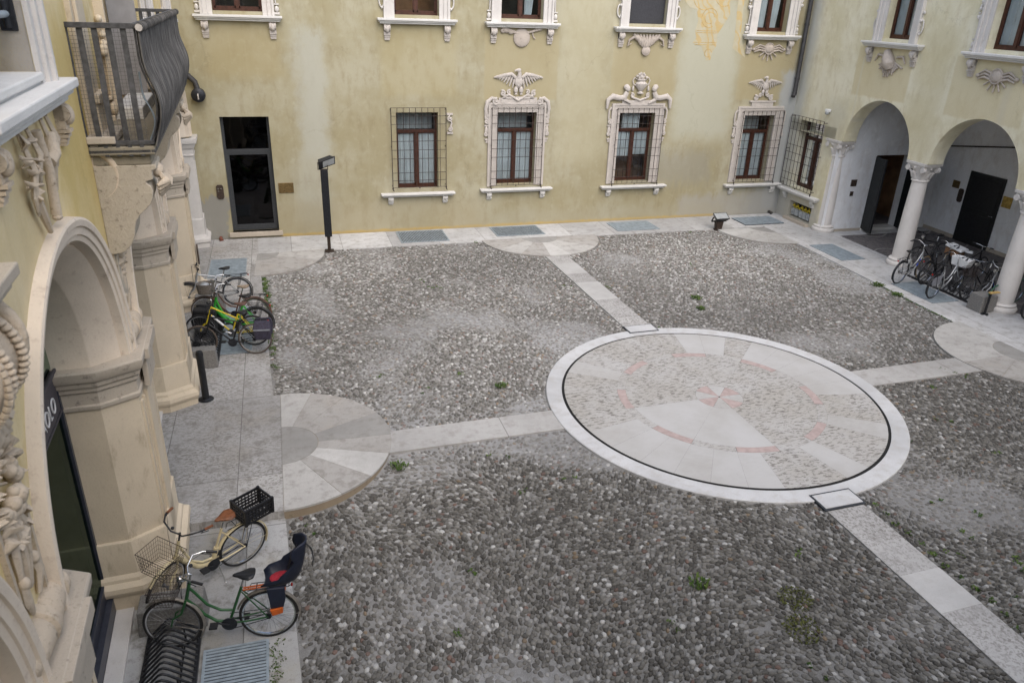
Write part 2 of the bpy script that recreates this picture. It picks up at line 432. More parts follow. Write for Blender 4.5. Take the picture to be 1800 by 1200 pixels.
def setts_mat():
    t = NT('porphyry_setts')
    c = t.co()
    v = t.n('ShaderNodeTexVoronoi', {'feature': 'F1'}, Vector=c, Scale=11.0, Randomness=.55)
    e = t.n('ShaderNodeTexVoronoi', {'feature': 'DISTANCE_TO_EDGE'}, Vector=c, Scale=11.0, Randomness=.55)
    sp = t.n('ShaderNodeSeparateColor', None, Color=v.outputs['Color'])
    col = t.mix(sp.outputs[0], (.075, .07, .075), (.15, .135, .135))
    col = t.mix(t.sm(e.outputs[0], .0, .09, .8, 0.0), col, (.22, .21, .20))
    sep = t.n('ShaderNodeSeparateXYZ', None, Vector=c)
    ln = t.m('LESS_THAN', t.m('ABSOLUTE', t.m('SUBTRACT', t.m('FRACT', t.m('MULTIPLY', t.m('ADD', sep.outputs[1], t.m('MULTIPLY', t.m('SINE', t.m('MULTIPLY', sep.outputs[0], 3.4)), .22)), .62)), .5)), .022)
    col = t.mix(t.m('MULTIPLY', ln, .55), col, (.36, .35, .33))
    return t.fin(col, .8, bump=e.outputs[0], bstr=.4, bdist=.01)
M['setts'] = setts_mat()
def fresco_mat():
    t = NT('fresco_paint')
    c = t.co()
    w = t.n('ShaderNodeTexWave', {'wave_type': 'RINGS', 'rings_direction': 'Y'}, Vector=c, Scale=1.15, Distortion=9.0, Detail=1.5, Detail_Scale=1.6)
    n = t.noise(c, 3.0, 5.0, .6)
    col = t.mix(t.sm(n, .4, .65), (.455, .405, .275), (.47, .44, .335))
    col = t.mix(t.m('MULTIPLY', t.sm(w.outputs['Fac'], .70, .9), .6), col, (.50, .345, .12))
    col = t.mix(t.m('MULTIPLY', t.sm(t.noise(c, 7.0, 5.0, .7), .52, .68), .7), col, (.42, .40, .30))
    return t.fin(col, .92, spec=.1)
M['fresco'] = fresco_mat()
def leaf_mat():
    t = NT('weed_leaf')
    c = t.co()
    f = t.noise(c, 9.0, 3.0)
    return t.fin(t.mix(t.sm(f, .35, .65), (.04, .085, .016), (.10, .15, .035)), .6, spec=.3)
M['leaf'] = leaf_mat()
M['moss_leaf'] = simple('olive_moss', (.075, .085, .022), .9, 0, .5, 30.0)
M['moss'] = simple('moss', (.10, .135, .025), .95, 0, .4, 30.0)
# ------------------------------------------------------------------ camera, light
CAMH = 6.85
WANG, PITCH, ROLL = .3007, .4264, .0365
cam = bpy.data.cameras.new('camera')
cam.sensor_width = 36.0; cam.sensor_fit = 'HORIZONTAL'; cam.lens = 1.3241 / 1.8 * 36.0
cam.clip_start = .05; cam.clip_end = 400
cam.dof.use_dof = True; cam.dof.focus_distance = 13.5; cam.dof.aperture_fstop = 2.4
co = bpy.data.objects.new('camera', cam); COL.objects.link(co)
co.matrix_world = Matrix.Translation((0, 0, CAMH)) @ Matrix.Rotation(-WANG, 4, 'Z') @ Matrix.Rotation(PI / 2 - PITCH, 4, 'X') @ Matrix.Rotation(ROLL, 4, 'Z')
scene.camera = co

SUN_EL, SUN_AZ = 50.0, 172.0
w = bpy.data.worlds.new('World'); scene.world = w; w.use_nodes = True
nt = w.node_tree
bg = nt.nodes['Background']
sky = nt.nodes.new('ShaderNodeTexSky'); sky.sky_type = 'NISHITA'; sky.sun_disc = False
sky.sun_elevation = R(SUN_EL); sky.sun_rotation = R(SUN_AZ); sky.dust_density = 4.0; sky.air_density = 1.0; sky.ozone_density = 1.0
hs = nt.nodes.new('ShaderNodeHueSaturation'); hs.inputs['Saturation'].default_value = .80
nt.links.new(sky.outputs[0], hs.inputs['Color']); nt.links.new(hs.outputs[0], bg.inputs[0])
bg.inputs[1].default_value = .15
sd = bpy.data.lights.new('sun', 'SUN'); sd.energy = 1.3; sd.angle = R(120); sd.color = (1.0, .98, .95)
so = bpy.data.objects.new('sun', sd); COL.objects.link(so)
az = R(SUN_AZ)
dirv = Vector((math.sin(az) * math.cos(R(SUN_EL)), math.cos(az) * math.cos(R(SUN_EL)), math.sin(R(SUN_EL))))
so.rotation_euler = dirv.to_track_quat('Z', 'Y').to_euler(); so.location = (5, 5, 30)
scene.view_settings.view_transform = 'Standard'; scene.view_settings.look = 'None'
scene.view_settings.exposure = 0.70
scene.cycles.max_bounces = 8; scene.cycles.transparent_max_bounces = 16; scene.cycles.diffuse_bounces = 5
scene.cycles.use_denoising = True

# ------------------------------------------------------------------ ground
RC = (7.64, 11.05); RR = 3.335; RI = 3.03; TH = .0201; SW = .66
SEMI = [(-.44, 11.2, 1.79), (7.54, 21.83, 1.88), (15.55, 11.4, 1.79), (-.95, 21.63, 1.85), (15.62, 21.57, 1.82)]
def xl(y): return -.42 - .0386 * (y - 9.16)
def xr(y): return 15.43 + .030 * (y - 14.2)
YE = 21.73; YBW = 23.33; YSTEP = 9.42; ZLOW = -.13
rng = np.random.default_rng(11)
LAT = rng.random((64, 64))
def vnoise(x, y, s, o=0):
    x = x * s + o * 7.3 + 100; y = y * s + o * 3.7 + 100
    i = np.floor(x).astype(int); j = np.floor(y).astype(int); u = x - i; v = y - j
    u = u * u * (3 - 2 * u); v = v * v * (3 - 2 * v)
    g = lambda a, b: LAT[a % 64, b % 64]
    return g(i, j) * (1 - u) * (1 - v) + g(i + 1, j) * u * (1 - v) + g(i, j + 1) * (1 - u) * v + g(i + 1, j + 1) * u * v
def fbm(x, y, s, o=0):
    return (vnoise(x, y, s, o) + .5 * vnoise(x, y, s * 2.1, o + 1) + .25 * vnoise(x, y, s * 4.3, o + 2)) / 1.75
def sst(v, a, b):
    t = np.clip((v - a) / (b - a), 0, 1); return t * t * (3 - 2 * t)
def zc(x, y):
    d = (y - 9.3) + .2 * (x + .44)
    return ZLOW * (1 - sst(d, 0.0, 2.2)) * (1 - sst(x, 1.5, 5.5))
def cement(x, y):
    """how far the mortar has been smeared over the pebbles"""
    m = fbm(x, y, .55, 3)
    rd = np.hypot(x - RC[0], y - RC[1]) - RR
    m = m + .16 * np.exp(-(rd / .9) ** 2) * (vnoise(x, y, .35, 8))
    return sst(m, .52, .74)
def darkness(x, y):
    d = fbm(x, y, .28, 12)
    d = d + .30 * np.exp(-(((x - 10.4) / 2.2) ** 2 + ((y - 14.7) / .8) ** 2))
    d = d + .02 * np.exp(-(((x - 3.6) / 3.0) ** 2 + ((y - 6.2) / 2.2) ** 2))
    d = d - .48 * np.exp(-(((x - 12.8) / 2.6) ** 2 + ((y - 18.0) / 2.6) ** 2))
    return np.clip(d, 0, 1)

def make_ground():
    nx, ny = 190, 236
    X, Y = np.meshgrid(np.linspace(-2.4, 18.6, nx), np.linspace(-1.4, 23.2, ny))
    x = X.ravel(); y = Y.ravel()
    z = zc(x, y) - .022 + .012 * (fbm(x, y, 1.3, 5) - .5)
    idx = np.arange(nx * ny).reshape(ny, nx)
    q = np.stack([idx[:-1, :-1], idx[:-1, 1:], idx[1:, 1:], idx[1:, :-1]], -1).reshape(-1, 4)
    me = bpy.data.meshes.new('courtyard_ground')
    me.from_pydata(np.stack([x, y, z], 1).tolist(), [], q.tolist())
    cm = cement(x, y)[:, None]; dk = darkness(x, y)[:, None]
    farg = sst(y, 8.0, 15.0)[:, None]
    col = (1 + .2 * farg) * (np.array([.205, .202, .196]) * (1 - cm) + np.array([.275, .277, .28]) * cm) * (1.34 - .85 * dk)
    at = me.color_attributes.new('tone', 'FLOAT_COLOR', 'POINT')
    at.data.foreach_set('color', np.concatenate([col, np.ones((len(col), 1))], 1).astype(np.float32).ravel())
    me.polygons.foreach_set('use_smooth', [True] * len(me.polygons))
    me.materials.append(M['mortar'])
    o = bpy.data.objects.new('courtyard_ground', me); COL.objects.link(o)
    tag(o, kind='structure')
make_ground()

def in_frame(x, y, z, mx=.16, my=.16):
    c, s = math.cos(WANG), math.sin(WANG)
    X = c * x - s * y; Y = s * x + c * y; Z = z - CAMH
    c, s = math.cos(PITCH), math.sin(PITCH)
    F = c * Y - s * Z; V = s * Y + c * Z
    c, s = math.cos(-ROLL), math.sin(-ROLL)
    U = c * X - s * V; V = s * X + c * V
    u = 1.3241 * U / F; v = 1.3241 * V / F
    return (F > .3) & (abs(u) < .9 + mx) & (abs(v) < .6 + my)

def cobble_mask(x, y, mg=0.0):
    ok = (x > xl(y) + mg + .012) & (x < xr(y) - mg - .012) & (y < YE - mg - .01)
    ok &= np.hypot(x - RC[0], y - RC[1]) > RR + mg
    for (a, b, r) in SEMI: ok &= np.hypot(x - a, y - b) > r + mg
    c, s = math.cos(TH), math.sin(TH)
    u = (x - RC[0]) * c + (y - RC[1]) * s; v = -(x - RC[0]) * s + (y - RC[1]) * c
    ok &= (np.abs(u) > SW / 2 + mg) & ~((np.abs(v) < SW / 2 + mg))
    return ok

def make_cobbles():
    sp = .066
    gx = np.arange(-1.2, 16.2, sp); gy = np.arange(1.0, 22.0, sp * .87)
    X, Y = np.meshgrid(gx, gy)
    X[1::2] += sp / 2
    X = X + rng.normal(0, sp * .17, X.shape); Y = Y + rng.normal(0, sp * .17, Y.shape)
    x = X.ravel(); y = Y.ravel()
    k = in_frame(x, y, 0 * x) & cobble_mask(x, y, .02)
    x = x[k]; y = y[k]
    cm = cement(x, y)
    k = rng.random(len(x)) > cm * .34 + .02
    x, y, cm = x[k], y[k], cm[k]
    n = len(x)
    flow = 2 * PI * fbm(x, y, .22, 20) * 1.6 + rng.normal(0, .38, n)
    a = sp * rng.uniform(.46, .74, n); b = a * rng.uniform(.58, .85, n)
    h = rng.uniform(.017, .034, n) * (1 - .75 * cm)
    z0 = zc(x, y) - .022 + .012 * (fbm(x, y, 1.3, 5) - .5)
    pal = np.array([(.050, .047, .042), (.086, .082, .074), (.142, .137, .126), (.225, .223, .217), (.36, .36, .355), (.115, .072, .058), (.16, .12, .08)])
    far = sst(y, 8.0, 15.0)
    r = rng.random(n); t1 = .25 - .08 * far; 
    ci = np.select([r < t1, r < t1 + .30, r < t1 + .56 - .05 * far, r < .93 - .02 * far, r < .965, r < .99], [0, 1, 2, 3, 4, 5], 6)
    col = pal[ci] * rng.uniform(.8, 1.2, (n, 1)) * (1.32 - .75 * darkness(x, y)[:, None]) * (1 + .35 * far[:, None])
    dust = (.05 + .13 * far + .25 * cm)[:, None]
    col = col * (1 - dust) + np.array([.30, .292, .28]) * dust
    V = []; F = []; C = []; off = 0
    for near in (True, False):
        sel = (np.hypot(x, y) < 10.5) == near
        m = int(sel.sum()); S = 9 if near else 6
        lv = [(.93, -.35), (1.0, .25), (.84, .66), (.48, .93)] if near else [(1.0, -.3), (.86, .55)]
        ang = np.arange(S) * 2 * PI / S
        cu, su = np.cos(flow[sel])[:, None], np.sin(flow[sel])[:, None]
        parts = []
        for (q, hz) in lv:
            jit = 1 + rng.normal(0, .06, (m, S))
            ex = q * a[sel][:, None] * np.cos(ang)[None] * jit; ey = q * b[sel][:, None] * np.sin(ang)[None] * jit
            parts.append(np.stack([x[sel][:, None] + ex * cu - ey * su, y[sel][:, None] + ex * su + ey * cu,
                                   np.repeat((z0[sel] + hz * h[sel])[:, None], S, 1)], -1))
        parts.append(np.stack([x[sel], y[sel], z0[sel] + h[sel]], -1)[:, None, :])
        P = np.concatenate(parts, 1); nv = P.shape[1]
        tri = []
        for l in range(len(lv) - 1):
            for j in range(S):
                p, q2 = l * S + j, l * S + (j + 1) % S
                tri += [(p, q2, q2 + S), (p, q2 + S, p + S)]
        tb = (len(lv) - 1) * S
        tri += [(tb + j, tb + (j + 1) % S, nv - 1) for j in range(S)]
        T = np.array(tri)[None] + (off + np.arange(m) * nv)[:, None, None]
        V.append(P.reshape(-1, 3)); F.append(T.reshape(-1, 3)); C.append(np.repeat(col[sel], nv, 0)); off += m * nv
    V = np.concatenate(V).astype(np.float32); F = np.concatenate(F).astype(np.int32); C = np.concatenate(C)
    me = bpy.data.meshes.new('cobbles')
    me.vertices.add(len(V)); me.vertices.foreach_set('co', V.ravel())
    me.loops.add(len(F) * 3); me.loops.foreach_set('vertex_index', F.ravel())
    me.polygons.add(len(F)); me.polygons.foreach_set('loop_start', np.arange(len(F), dtype=np.int32) * 3)
    me.polygons.foreach_set('use_smooth', np.ones(len(F), dtype=bool))
    me.update(calc_edges=True)
    at = me.color_attributes.new('tone', 'FLOAT_COLOR', 'POINT')
    at.data.foreach_set('color', np.concatenate([C, np.ones((len(C), 1))], 1).astype(np.float32).ravel())
    me.materials.append(M['pebble'])
    o = bpy.data.objects.new('cobbles', me); COL.objects.link(o)
    tag(o, 'grey river pebbles set in mortar over the whole courtyard', 'cobbles', kind='stuff')
    print('pebbles', n, 'faces', len(F))
make_cobbles()

def slab(name, poly, z1, mat, z0=-.4, parent=None, bevel=0.0):
    mb = MB(); mb.prism(poly, z0, z1, 'xy')
    o = mb.build(name, mat, parent, bevel=bevel)
    if parent is None: tag(o, kind='structure')
    return o
# pavements round the yard
slab('stone_pavement', [(-.436, YSTEP), (-.436, 12.99), (xl(13.0), 13.0), (xl(YBW), 23.3), (-3.2, 23.3), (-2.62, YSTEP)], .008, M['pave_left'])
slab('stone_pavement', [(xl(1.0), 1.0), (xl(YSTEP), YSTEP - .004), (-2.75, YSTEP - .004), (-2.4, 1.0)], ZLOW + .004, M['pave_low'], -.5)
slab('stone_pavement', [(xl(YBW) + .004, YE), (17.4, YE), (17.4, 23.3), (xl(YBW) + .004, 23.3)], .004, M['pave'])
slab('stone_pavement', [(xr(1.0), 1.0), (17.42, 1.0), (17.62, YE - .004), (xr(YE), YE - .004)], .012, M['pave'])
slab('loggia_floor', [(17.43, 3.0), (23.0, 3.0), (23.0, 24.0), (17.63, 24.0)], .004, M['setts'])
slab('loggia_threshold', [(17.5, 20.25), (21.6, 20.25), (21.6, 20.8), (17.5, 20.8)], .016, M['pave'])
# raised half discs on the four sides
def wedge(cx, cy, r, a0, a1, n=28, r0=0.0):
    p = [(cx + r * math.cos(a0 + (a1 - a0) * i / n), cy + r * math.sin(a0 + (a1 - a0) * i / n)) for i in range(n + 1)]
    if r0 <= 0: return p + [(cx, cy)]
    return p + [(cx + r0 * math.cos(a1 + (a0 - a1) * i / n), cy + r0 * math.sin(a1 + (a0 - a1) * i / n)) for i in range(n + 1)]
M['semi_a'] = paving('half_disc_stone', (0.354, 0.344, 0.330), (.20, .185, .17), 0, 0, dirt=.7, warm=(.36, .335, .305))
M['semi_b'] = paving('half_disc_light', (0.479, 0.474, 0.464), (.26, .25, .23), 0, 0, dirt=.35)
M['semi_c'] = paving('half_disc_grey', (0.287, 0.283, 0.273), (.18, .17, .16), 0, 0, dirt=.6)
M['semi_d'] = paving('half_disc_pale', (0.421, 0.414, 0.402), (.22, .21, .195), 0, 0, dirt=.6)
def half_disc(c, a0, cuts, mats, a1=None, core=.58):
    cx, cy, r = c; a1 = a1 if a1 is not None else a0 + 180
    e = empty('half_disc', (0, 0, 0)); tag(e, kind='structure')
    mb = MB(); mb.prism(wedge(cx, cy, r - .008, R(a0), R(a1), 48), -.4, .017, 'xy'); mb.build('curb', M['curb'], e)
    cs = [a0] + cuts + [a1]
    for i in range(len(cs) - 1):
        mb = MB(); mb.prism(wedge(cx, cy, r, R(cs[i] + .12), R(cs[i + 1] - .12), 14, core + .006), -.012, .022, 'xy')
        mb.build('stone_slab', M[mats[i]], e)
    mb = MB(); mb.prism(wedge(cx, cy, core, R(a0), R(a1), 24), -.012, .022, 'xy'); mb.build('stone_slab', M['semi_c'], e)
half_disc(SEMI[0], -90, [-62, -43, -21, -2, 24, 52, 72], ['semi_d', 'semi_a', 'semi_b', 'semi_a', 'semi_c', 'semi_a', 'semi_a', 'semi_d'])
half_disc(SEMI[1], 180, [212, 236, 262, 283, 318], ['semi_a', 'semi_d', 'semi_a', 'semi_b', 'semi_d', 'semi_a'], 360)
half_disc(SEMI[2], 90, [118, 150, 185, 210, 240], ['semi_d', 'semi_d', 'semi_d', 'semi_a', 'semi_a', 'semi_d'])
half_disc(SEMI[3], -92, [-60, -25], ['semi_a', 'semi_a', 'semi_d'], 5)
half_disc(SEMI[4], 178, [205, 240], ['semi_b', 'semi_d', 'semi_d'], 272)
# strips
def strip(d0, d1, ang, mat, cuts=(), name='paving_strip'):
    c, s = math.cos(ang + TH), math.sin(ang + TH)
    def P(u, v): return (RC[0] + u * c - v * s, RC[1] + u * s + v * c)
    slab(name, [P(d0, -SW / 2), P(d1, -SW / 2), P(d1, SW / 2), P(d0, SW / 2)], 0.004, mat)
    for (a, b) in cuts:
        slab(name, [P(a, -SW / 2 - .002), P(b, -SW / 2 - .002), P(b, SW / 2 + .002), P(a, SW / 2 + .002)], .008, M['strip_clean'], -.1)
M['strip_clean'] = paving('strip_stone_clean', (.42, .418, .415), (.30, .28, .26), 0, 0, dirt=.3)
strip(3.2, 6.4, PI, M['strip'], [])
strip(3.2, 6.4, 0, M['strip'])
strip(3.2, 9.15, PI / 2, M['strip_worn'], [(5.3, 6.6), (7.3, 8.2)])
strip(3.2, 10.5, -PI / 2, M['strip_worn'], [(5.02, 5.72), (7.0, 7.4)])

# the round stone in the middle
def roundel():
    e = empty('stone_roundel', (RC[0], RC[1], 0)); tag(e, kind='structure')
    c = (0, 0)
    mb = MB(); mb.lathe([(RI, -.3), (RR, -.3), (RR, .010), (RR - .012, .020), (RI + .004, .020), (RI, .012)], n=128); mb.f = mb.f
    o = mb.build('border', M['ring'], e)
    mb = MB(); mb.lathe([(.01, .002), (RI + .006, .002)], n=96); mb.build('gap', M['gap'], e)
    mb = MB(); wear = []
    def wedge_face(r0, r1, a0, a1, wv, n=6, g=.0009):
        a0 += g / max(r1, .3); a1 -= g / max(r1, .3)
        vs = []; fs = []
        o = len(mb.v)
        for rr in (r0, r1):
            for i in range(n + 1):
                a = a0 + (a1 - a0) * i / n
                vs.append((rr * math.cos(a), rr * math.sin(a), .020))
        for i in range(n): fs.append((i, i + 1, n + 2 + i, n + 1 + i))
        mb.add(vs, fs); wear.extend([wv] * len(vs))
    S = 32; d = 2 * PI / S; ph = R(.7)
    wo = {0: .12, 1: .15, 2: .25, 3: .45, 4: .9, 5: .15, 6: .5, 7: .18, 8: .75, 9: .85, 10: .8, 11: .9, 12: .5, 13: .75, 14: .95, 15: .75, 16: .7,
          17: .18, 18: .25, 19: .15, 20: .2, 21: .15, 22: .12, 23: .75, 24: .85, 25: .25, 26: .6, 27: .4, 28: .85, 29: .9, 30: .9, 31: .12, -1: .1}
    order = {}
    for k in range(S):
        ang = (k * 11.25 + 5.6 + .7) % 360
        order[k] = ang
    def outer(ang):
        a = ang if ang <= 180 else ang - 360
        for (lo, hi, v) in [(-180, -168, .75), (-168, -98, .12), (-98, -74, .85), (-74, -66, .25), (-66, -60, .75), (-60, -50, .2), (-50, -40, .7), (-40, -33, .3), (-33, -10, .95), (-10, 0, .05),
                            (0, 34, .2), (34, 46, .12), (46, 57, .95), (57, 68, .06), (68, 73, .35), (73, 80, .1), (80, 124, .9), (124, 137, .7), (137, 147, .3), (147, 170, .85), (170, 181, .95)]:
            if lo <= a < hi: return v
        return .5
    for k in range(S): wedge_face(1.957, RI - .05, ph + k * d, ph + (k + 1) * d, max(.16, outer(order[k])) + random.uniform(-.05, .08))
    for k in range(16):
        if k % 2 == 0: wedge_face(1.793, 1.956, ph + k * 2 * d, ph + (k + 1) * 2 * d, .6)
    inner = [.85, .7, .9, .75, .20, .14, .85, .95]
    for k in range(8): wedge_face(.452, 1.792, ph + k * PI / 4, ph + (k + 1) * PI / 4, inner[k], 10)
    for k in range(8):
        if k % 2: wedge_face(.02, .45, ph + k * PI / 4, ph + (k + 1) * PI / 4, .35)
    o = mb.build('paving_disc', M['disc'], e, recalc=False)
    at = o.data.attributes.new('wear', 'FLOAT', 'POINT'); at.data.foreach_set('value', wear)
    for k in range(8):
        mb = MB(); a0 = ph + R(-22.5 + 45 * k); mb.prism(wedge(0, 0, 1.955, a0 + .002, a0 + R(22.5) - .002, 8, 1.793), -.01, .021, 'xy'); mb.build('red_inlay', M['pink'], e)
    for k in range(4):
        mb = MB(); a0 = ph + R(90 * k); mb.prism(wedge(0, 0, .45, a0 + .01, a0 + R(45) - .01, 8, .02), -.01, .021, 'xy'); mb.build('red_inlay', M['pink'], e)
    # stone bridges over the gap at the two long strips
roundel()
def bridge(d0, d1, ang):
    c, s = math.cos(ang + TH), math.sin(ang + TH)
    def P(u, v): return (RC[0] + u * c - v * s, RC[1] + u * s + v * c)
    w2 = SW / 2 + .01
    slab('stone_slab', [P(d0 - .035, -w2 - .03), P(d1 + .035, -w2 - .03), P(d1 + .035, w2 + .03), P(d0 - .035, w2 + .03)], .026, M['galv_dark'], -.1)
    slab('stone_slab', [P(d0, -w2), P(d1, -w2), P(d1, w2), P(d0, w2)], .034, M['ring'], -.1)
bridge(RR - .13, RR + .2, PI / 2); bridge(RR - .13, RR + .2, -PI / 2)

# gratings in the paving
def grate(x0, x1, y0, y1, z, label, along='y', light=True):
    e = empty('grate', (x0, y0, z)); w_, d_ = x1 - x0, y1 - y0
    mb = MB(); mb.box(.0, w_, .0, d_, -.05, .004); mb.build('bed', M['galv_mid'] if light and along == 'x' else M['galv_dark'], e)
    mb = MB()
    for (a, b, c2, d2) in ((0, w_, 0, .03), (0, w_, d_ - .03, d_), (0, .03, .03, d_ - .03), (w_ - .03, w_, .03, d_ - .03)): mb.box(a, b, c2, d2, -.02, .016)
    mb.build('frame', M['galv'], e)
    mb = MB()
    if along == 'x':
        n = int((d_ - .06) / .047)
        for i in range(n): yy = .03 + (i + .5) * (d_ - .06) / n; mb.box(.03, w_ - .03, yy - .016, yy + .016, -.02, .012)
    else:
        n = int((w_ - .06) / .047)
        for i in range(n): xx = .03 + (i + .5) * (w_ - .06) / n; mb.box(xx - .012, xx + .012, .03, d_ - .03, -.02, .012)
    mb.build('bars', M['galv'], e)
    tag(e, label, 'grating', 'steel gratings let into the paving')
    return e
for a in [(3.2, 4.70, 22.0, 23.18, .006, 'steel floor grating against the wall under the leftmost barred window', 'y'),
          (6.26, 7.86, 22.15, 23.18, .006, 'steel floor grating in front of the second barred window from the left', 'y'),
          (10.35, 11.88, 22.05, 23.05, .006, 'steel floor grating in front of the window crowned by an urn', 'x'),
          (15.08, 16.62, 21.95, 22.85, .024, 'steel floor grating in the corner below the downpipe', 'x'),
          (15.83, 16.68, 17.9, 19.45, .014, 'steel floor grating in the paving between the first two columns', 'x'),
          (15.85, 16.7, 14.35, 15.85, .014, 'steel floor grating beside the bicycles at the columns', 'x'),
          (-2.16, -1.22, 19.84, 21.32, .010, 'steel floor grating at the far end of the left wall', 'x'),
          (-1.72, -.98, 15.0, 17.6, .010, 'steel floor grating underneath the row of five bicycles', 'x'),
          (-1.38, -.66, 5.4, 7.12, ZLOW + .006, 'large steel floor grating beside the green bicycle', 'x', False)]:
    grate(*a)
# ------------------------------------------------------------------ facade kit (local x along the wall, -y towards the yard, z up)
def wall_grid(mb, x0, x1, z0, z1, holes, depth=.35, y=0.0):
    """holes: (hx0,hx1,hz0,hz1)"""
    xs = sorted({x0, x1} | {h[0] for h in holes} | {h[1] for h in holes})
    zs = sorted({z0, z1} | {h[2] for h in holes} | {h[3] for h in holes})
    for i in range(len(xs) - 1):
        for j in range(len(zs) - 1):
            cx, cz = (xs[i] + xs[i + 1]) / 2, (zs[j] + zs[j + 1]) / 2
            if any(h[0] < cx < h[1] and h[2] < cz < h[3] for h in holes): continue
            mb.quad((xs[i], y, zs[j]), (xs[i + 1], y, zs[j]), (xs[i + 1], y, zs[j + 1]), (xs[i], y, zs[j + 1]))
    for (a, b, c, d) in holes:
        q = y + depth
        mb.quad((a, y, c), (a, y, d), (a, q, d), (a, q, c)); mb.quad((b, y, c), (b, q, c), (b, q, d), (b, y, d))
        mb.quad((a, y, d), (b, y, d), (b, q, d), (a, q, d)); mb.quad((a, y, c), (a, q, c), (b, q, c), (b, y, c))

def sill(mb, x0, x1, z, out=.20, th=.13):
    mb.box(x0, x1, -out, .0, z - th * .42, z)
    mb.box(x0 + .03, x1 - .03, -out + .045, .0, z - th * .7, z - th * .42)
    mb.box(x0 + .06, x1 - .06, -out + .09, .0, z - th, z - th * .7)

def bracket(mb, x, z, h=.42, w=.17, out=.17):
    """carved console under a sill"""
    mb.lathe([(.02, -w / 2), (out * .52, -w / 2), (out * .56, -w * .3), (out * .42, 0), (out * .56, w * .3), (out * .52, w / 2), (.02, w / 2)], (x, -out * .45, z - h * .25), 14, 'x')
    mb.ball((x, -out * .7, z - h * .30), (w * .36, out * .42, h * .24), 10, 7)
    mb.box(x - w * .5, x + w * .5, -.075, 0, z - h * .62, z)
    for k in range(3):
        mb.box(x - w * (.50 - .03 * k), x + w * (.5 - .03 * k), -.10 + .02 * k, 0, z - h * (.70 + .11 * k), z - h * (.63 + .11 * k))
    mb.box(x - w * .4, x + w * .4, -.05, 0, z - h, z - h * .6)

def casement(root, x, z0, w, h, transom=.25, curtain='lower', y=.24, mid=True, wood=None, room='interior', glassm='glass', curt=None):
    """wooden window in its opening: window > pane, curtain, room"""
    wood = wood or M['wood_frame']
    mb = MB(); f = .052; x1 = x + w; z1 = z0 + h
    zt = z1 - h * transom if transom else z1
    for (a, b, c, d) in [(x, x + f, z0, z1), (x1 - f, x1, z0, z1), (x + f, x1 - f, z0, z0 + f * 1.2), (x + f, x1 - f, z1 - f, z1)]: mb.box(a, b, y, y + .07, c, d)
    if transom: mb.box(x + f, x1 - f, y - .01, y + .07, zt - f * .75, zt + f * .75)
    xm = (x + x1) / 2
    if mid:
        mb.box(xm - f * .8, xm + f * .8, y - .012, y + .07, z0 + f * 1.2, (zt - f * .75) if transom else z1 - f)
        for s_ in (-1, 1):
            a = x + f if s_ < 0 else xm + f * .8; b = xm - f * .8 if s_ < 0 else x1 - f
            ztop = (zt - f * .75) if transom else z1 - f
            for (p, q, c, d) in [(a, a + .032, z0 + f * 1.2, ztop), (b - .032, b, z0 + f * 1.2, ztop), (a, b, z0 + f * 1.2, z0 + f * 1.2 + .055), (a, b, ztop - .035, ztop)]:
                mb.box(p, q, y + .008, y + .062, c, d)
    win = mb.build('window', wood, root)
    mb = MB(); mb.quad((x + f * .6, y + .045, z0 + f * .6), (x1 - f * .6, y + .045, z0 + f * .6), (x1 - f * .6, y + .045, z1 - f * .6), (x + f * .6, y + .045, z1 - f * .6))
    mb.build('pane', M[glassm], win)
    mb = MB(); g = y + .09; q = g + 1.2
    A = [(x - .5, z0 - .6), (x1 + .5, z0 - .6), (x1 + .5, z1 + .2), (x - .5, z1 + .2)]
    mb.quad(*[(p[0], q, p[1]) for p in A])
    for i in range(4):
        p, r = A[i], A[(i + 1) % 4]
        mb.quad((p[0], g, p[1]), (r[0], g, r[1]), (r[0], q, r[1]), (p[0], q, p[1]))
    # ring closing the gap between room box and opening
    B = [(x, z0), (x1, z0), (x1, z1), (x, z1)]
    for i in range(4):
        mb.quad((A[i][0], g, A[i][1]), (A[(i + 1) % 4][0], g, A[(i + 1) % 4][1]), (B[(i + 1) % 4][0], g, B[(i + 1) % 4][1]), (B[i][0], g, B[i][1]))
    mb.build('room', M[room], win, recalc=False)
    def cur(a, b, c, d, bunch=0.0, back=0.0):
        mb = MB(); n = 44
        top = []; bot = []
        for i in range(n + 1):
            t = i / n; xx = a + (b - a) * t; yy = y + .095 + back + .018 * math.sin(t * 38 + x * 3) + .012 * math.sin(t * 91)
            top.append((xx, yy, d)); bot.append((a + (b - a) * t * (1 - bunch), yy, c))
        mb.loft([bot, top], cap=False, closed=False); mb.build('curtain', M['curtain'], win, smooth=60, recalc=False)
    if curtain == 'lower':
        cur(x + f, xm - .02, z0 + .1, zt - .02); cur(xm + .02, x1 - f, z0 + .1, zt - .02); cur(x + f, x1 - f, zt - .01, z1 - .02, 0, .45)
    elif curtain == 'half':
        cur(x + f, xm - .02, z0 + h * .36, zt - .02); cur(xm + .02, x1 - f, z0 + h * .38, zt - .02); cur(x + w * .2, x + w * .7, zt - .01, z1 - .02)
    elif curtain == 'full':
        cur(x + f, xm - .03, z0 + .06, z1 - .05); cur(xm + .03, x1 - f, z0 + .06, z1 - .05)
    elif curtain == 'tied':
        cur(x + f, xm - .03, z0 + .06, z1 - .05, .15); cur(xm + .03, x1 - f, z0 + .06, z1 - .05, .35)
    elif curtain == 'narrow':
        cur(x + w * .62, x1 - f, z0 + .06, z1 - .05, .5)
    elif curtain == 'blind':
        mb = MB(); mb.box(x + .02, x1 - .02, y - .09, y - .075, z0 + .01, z1 - .01); mb.build('blind', M['blind'], win)
    return win

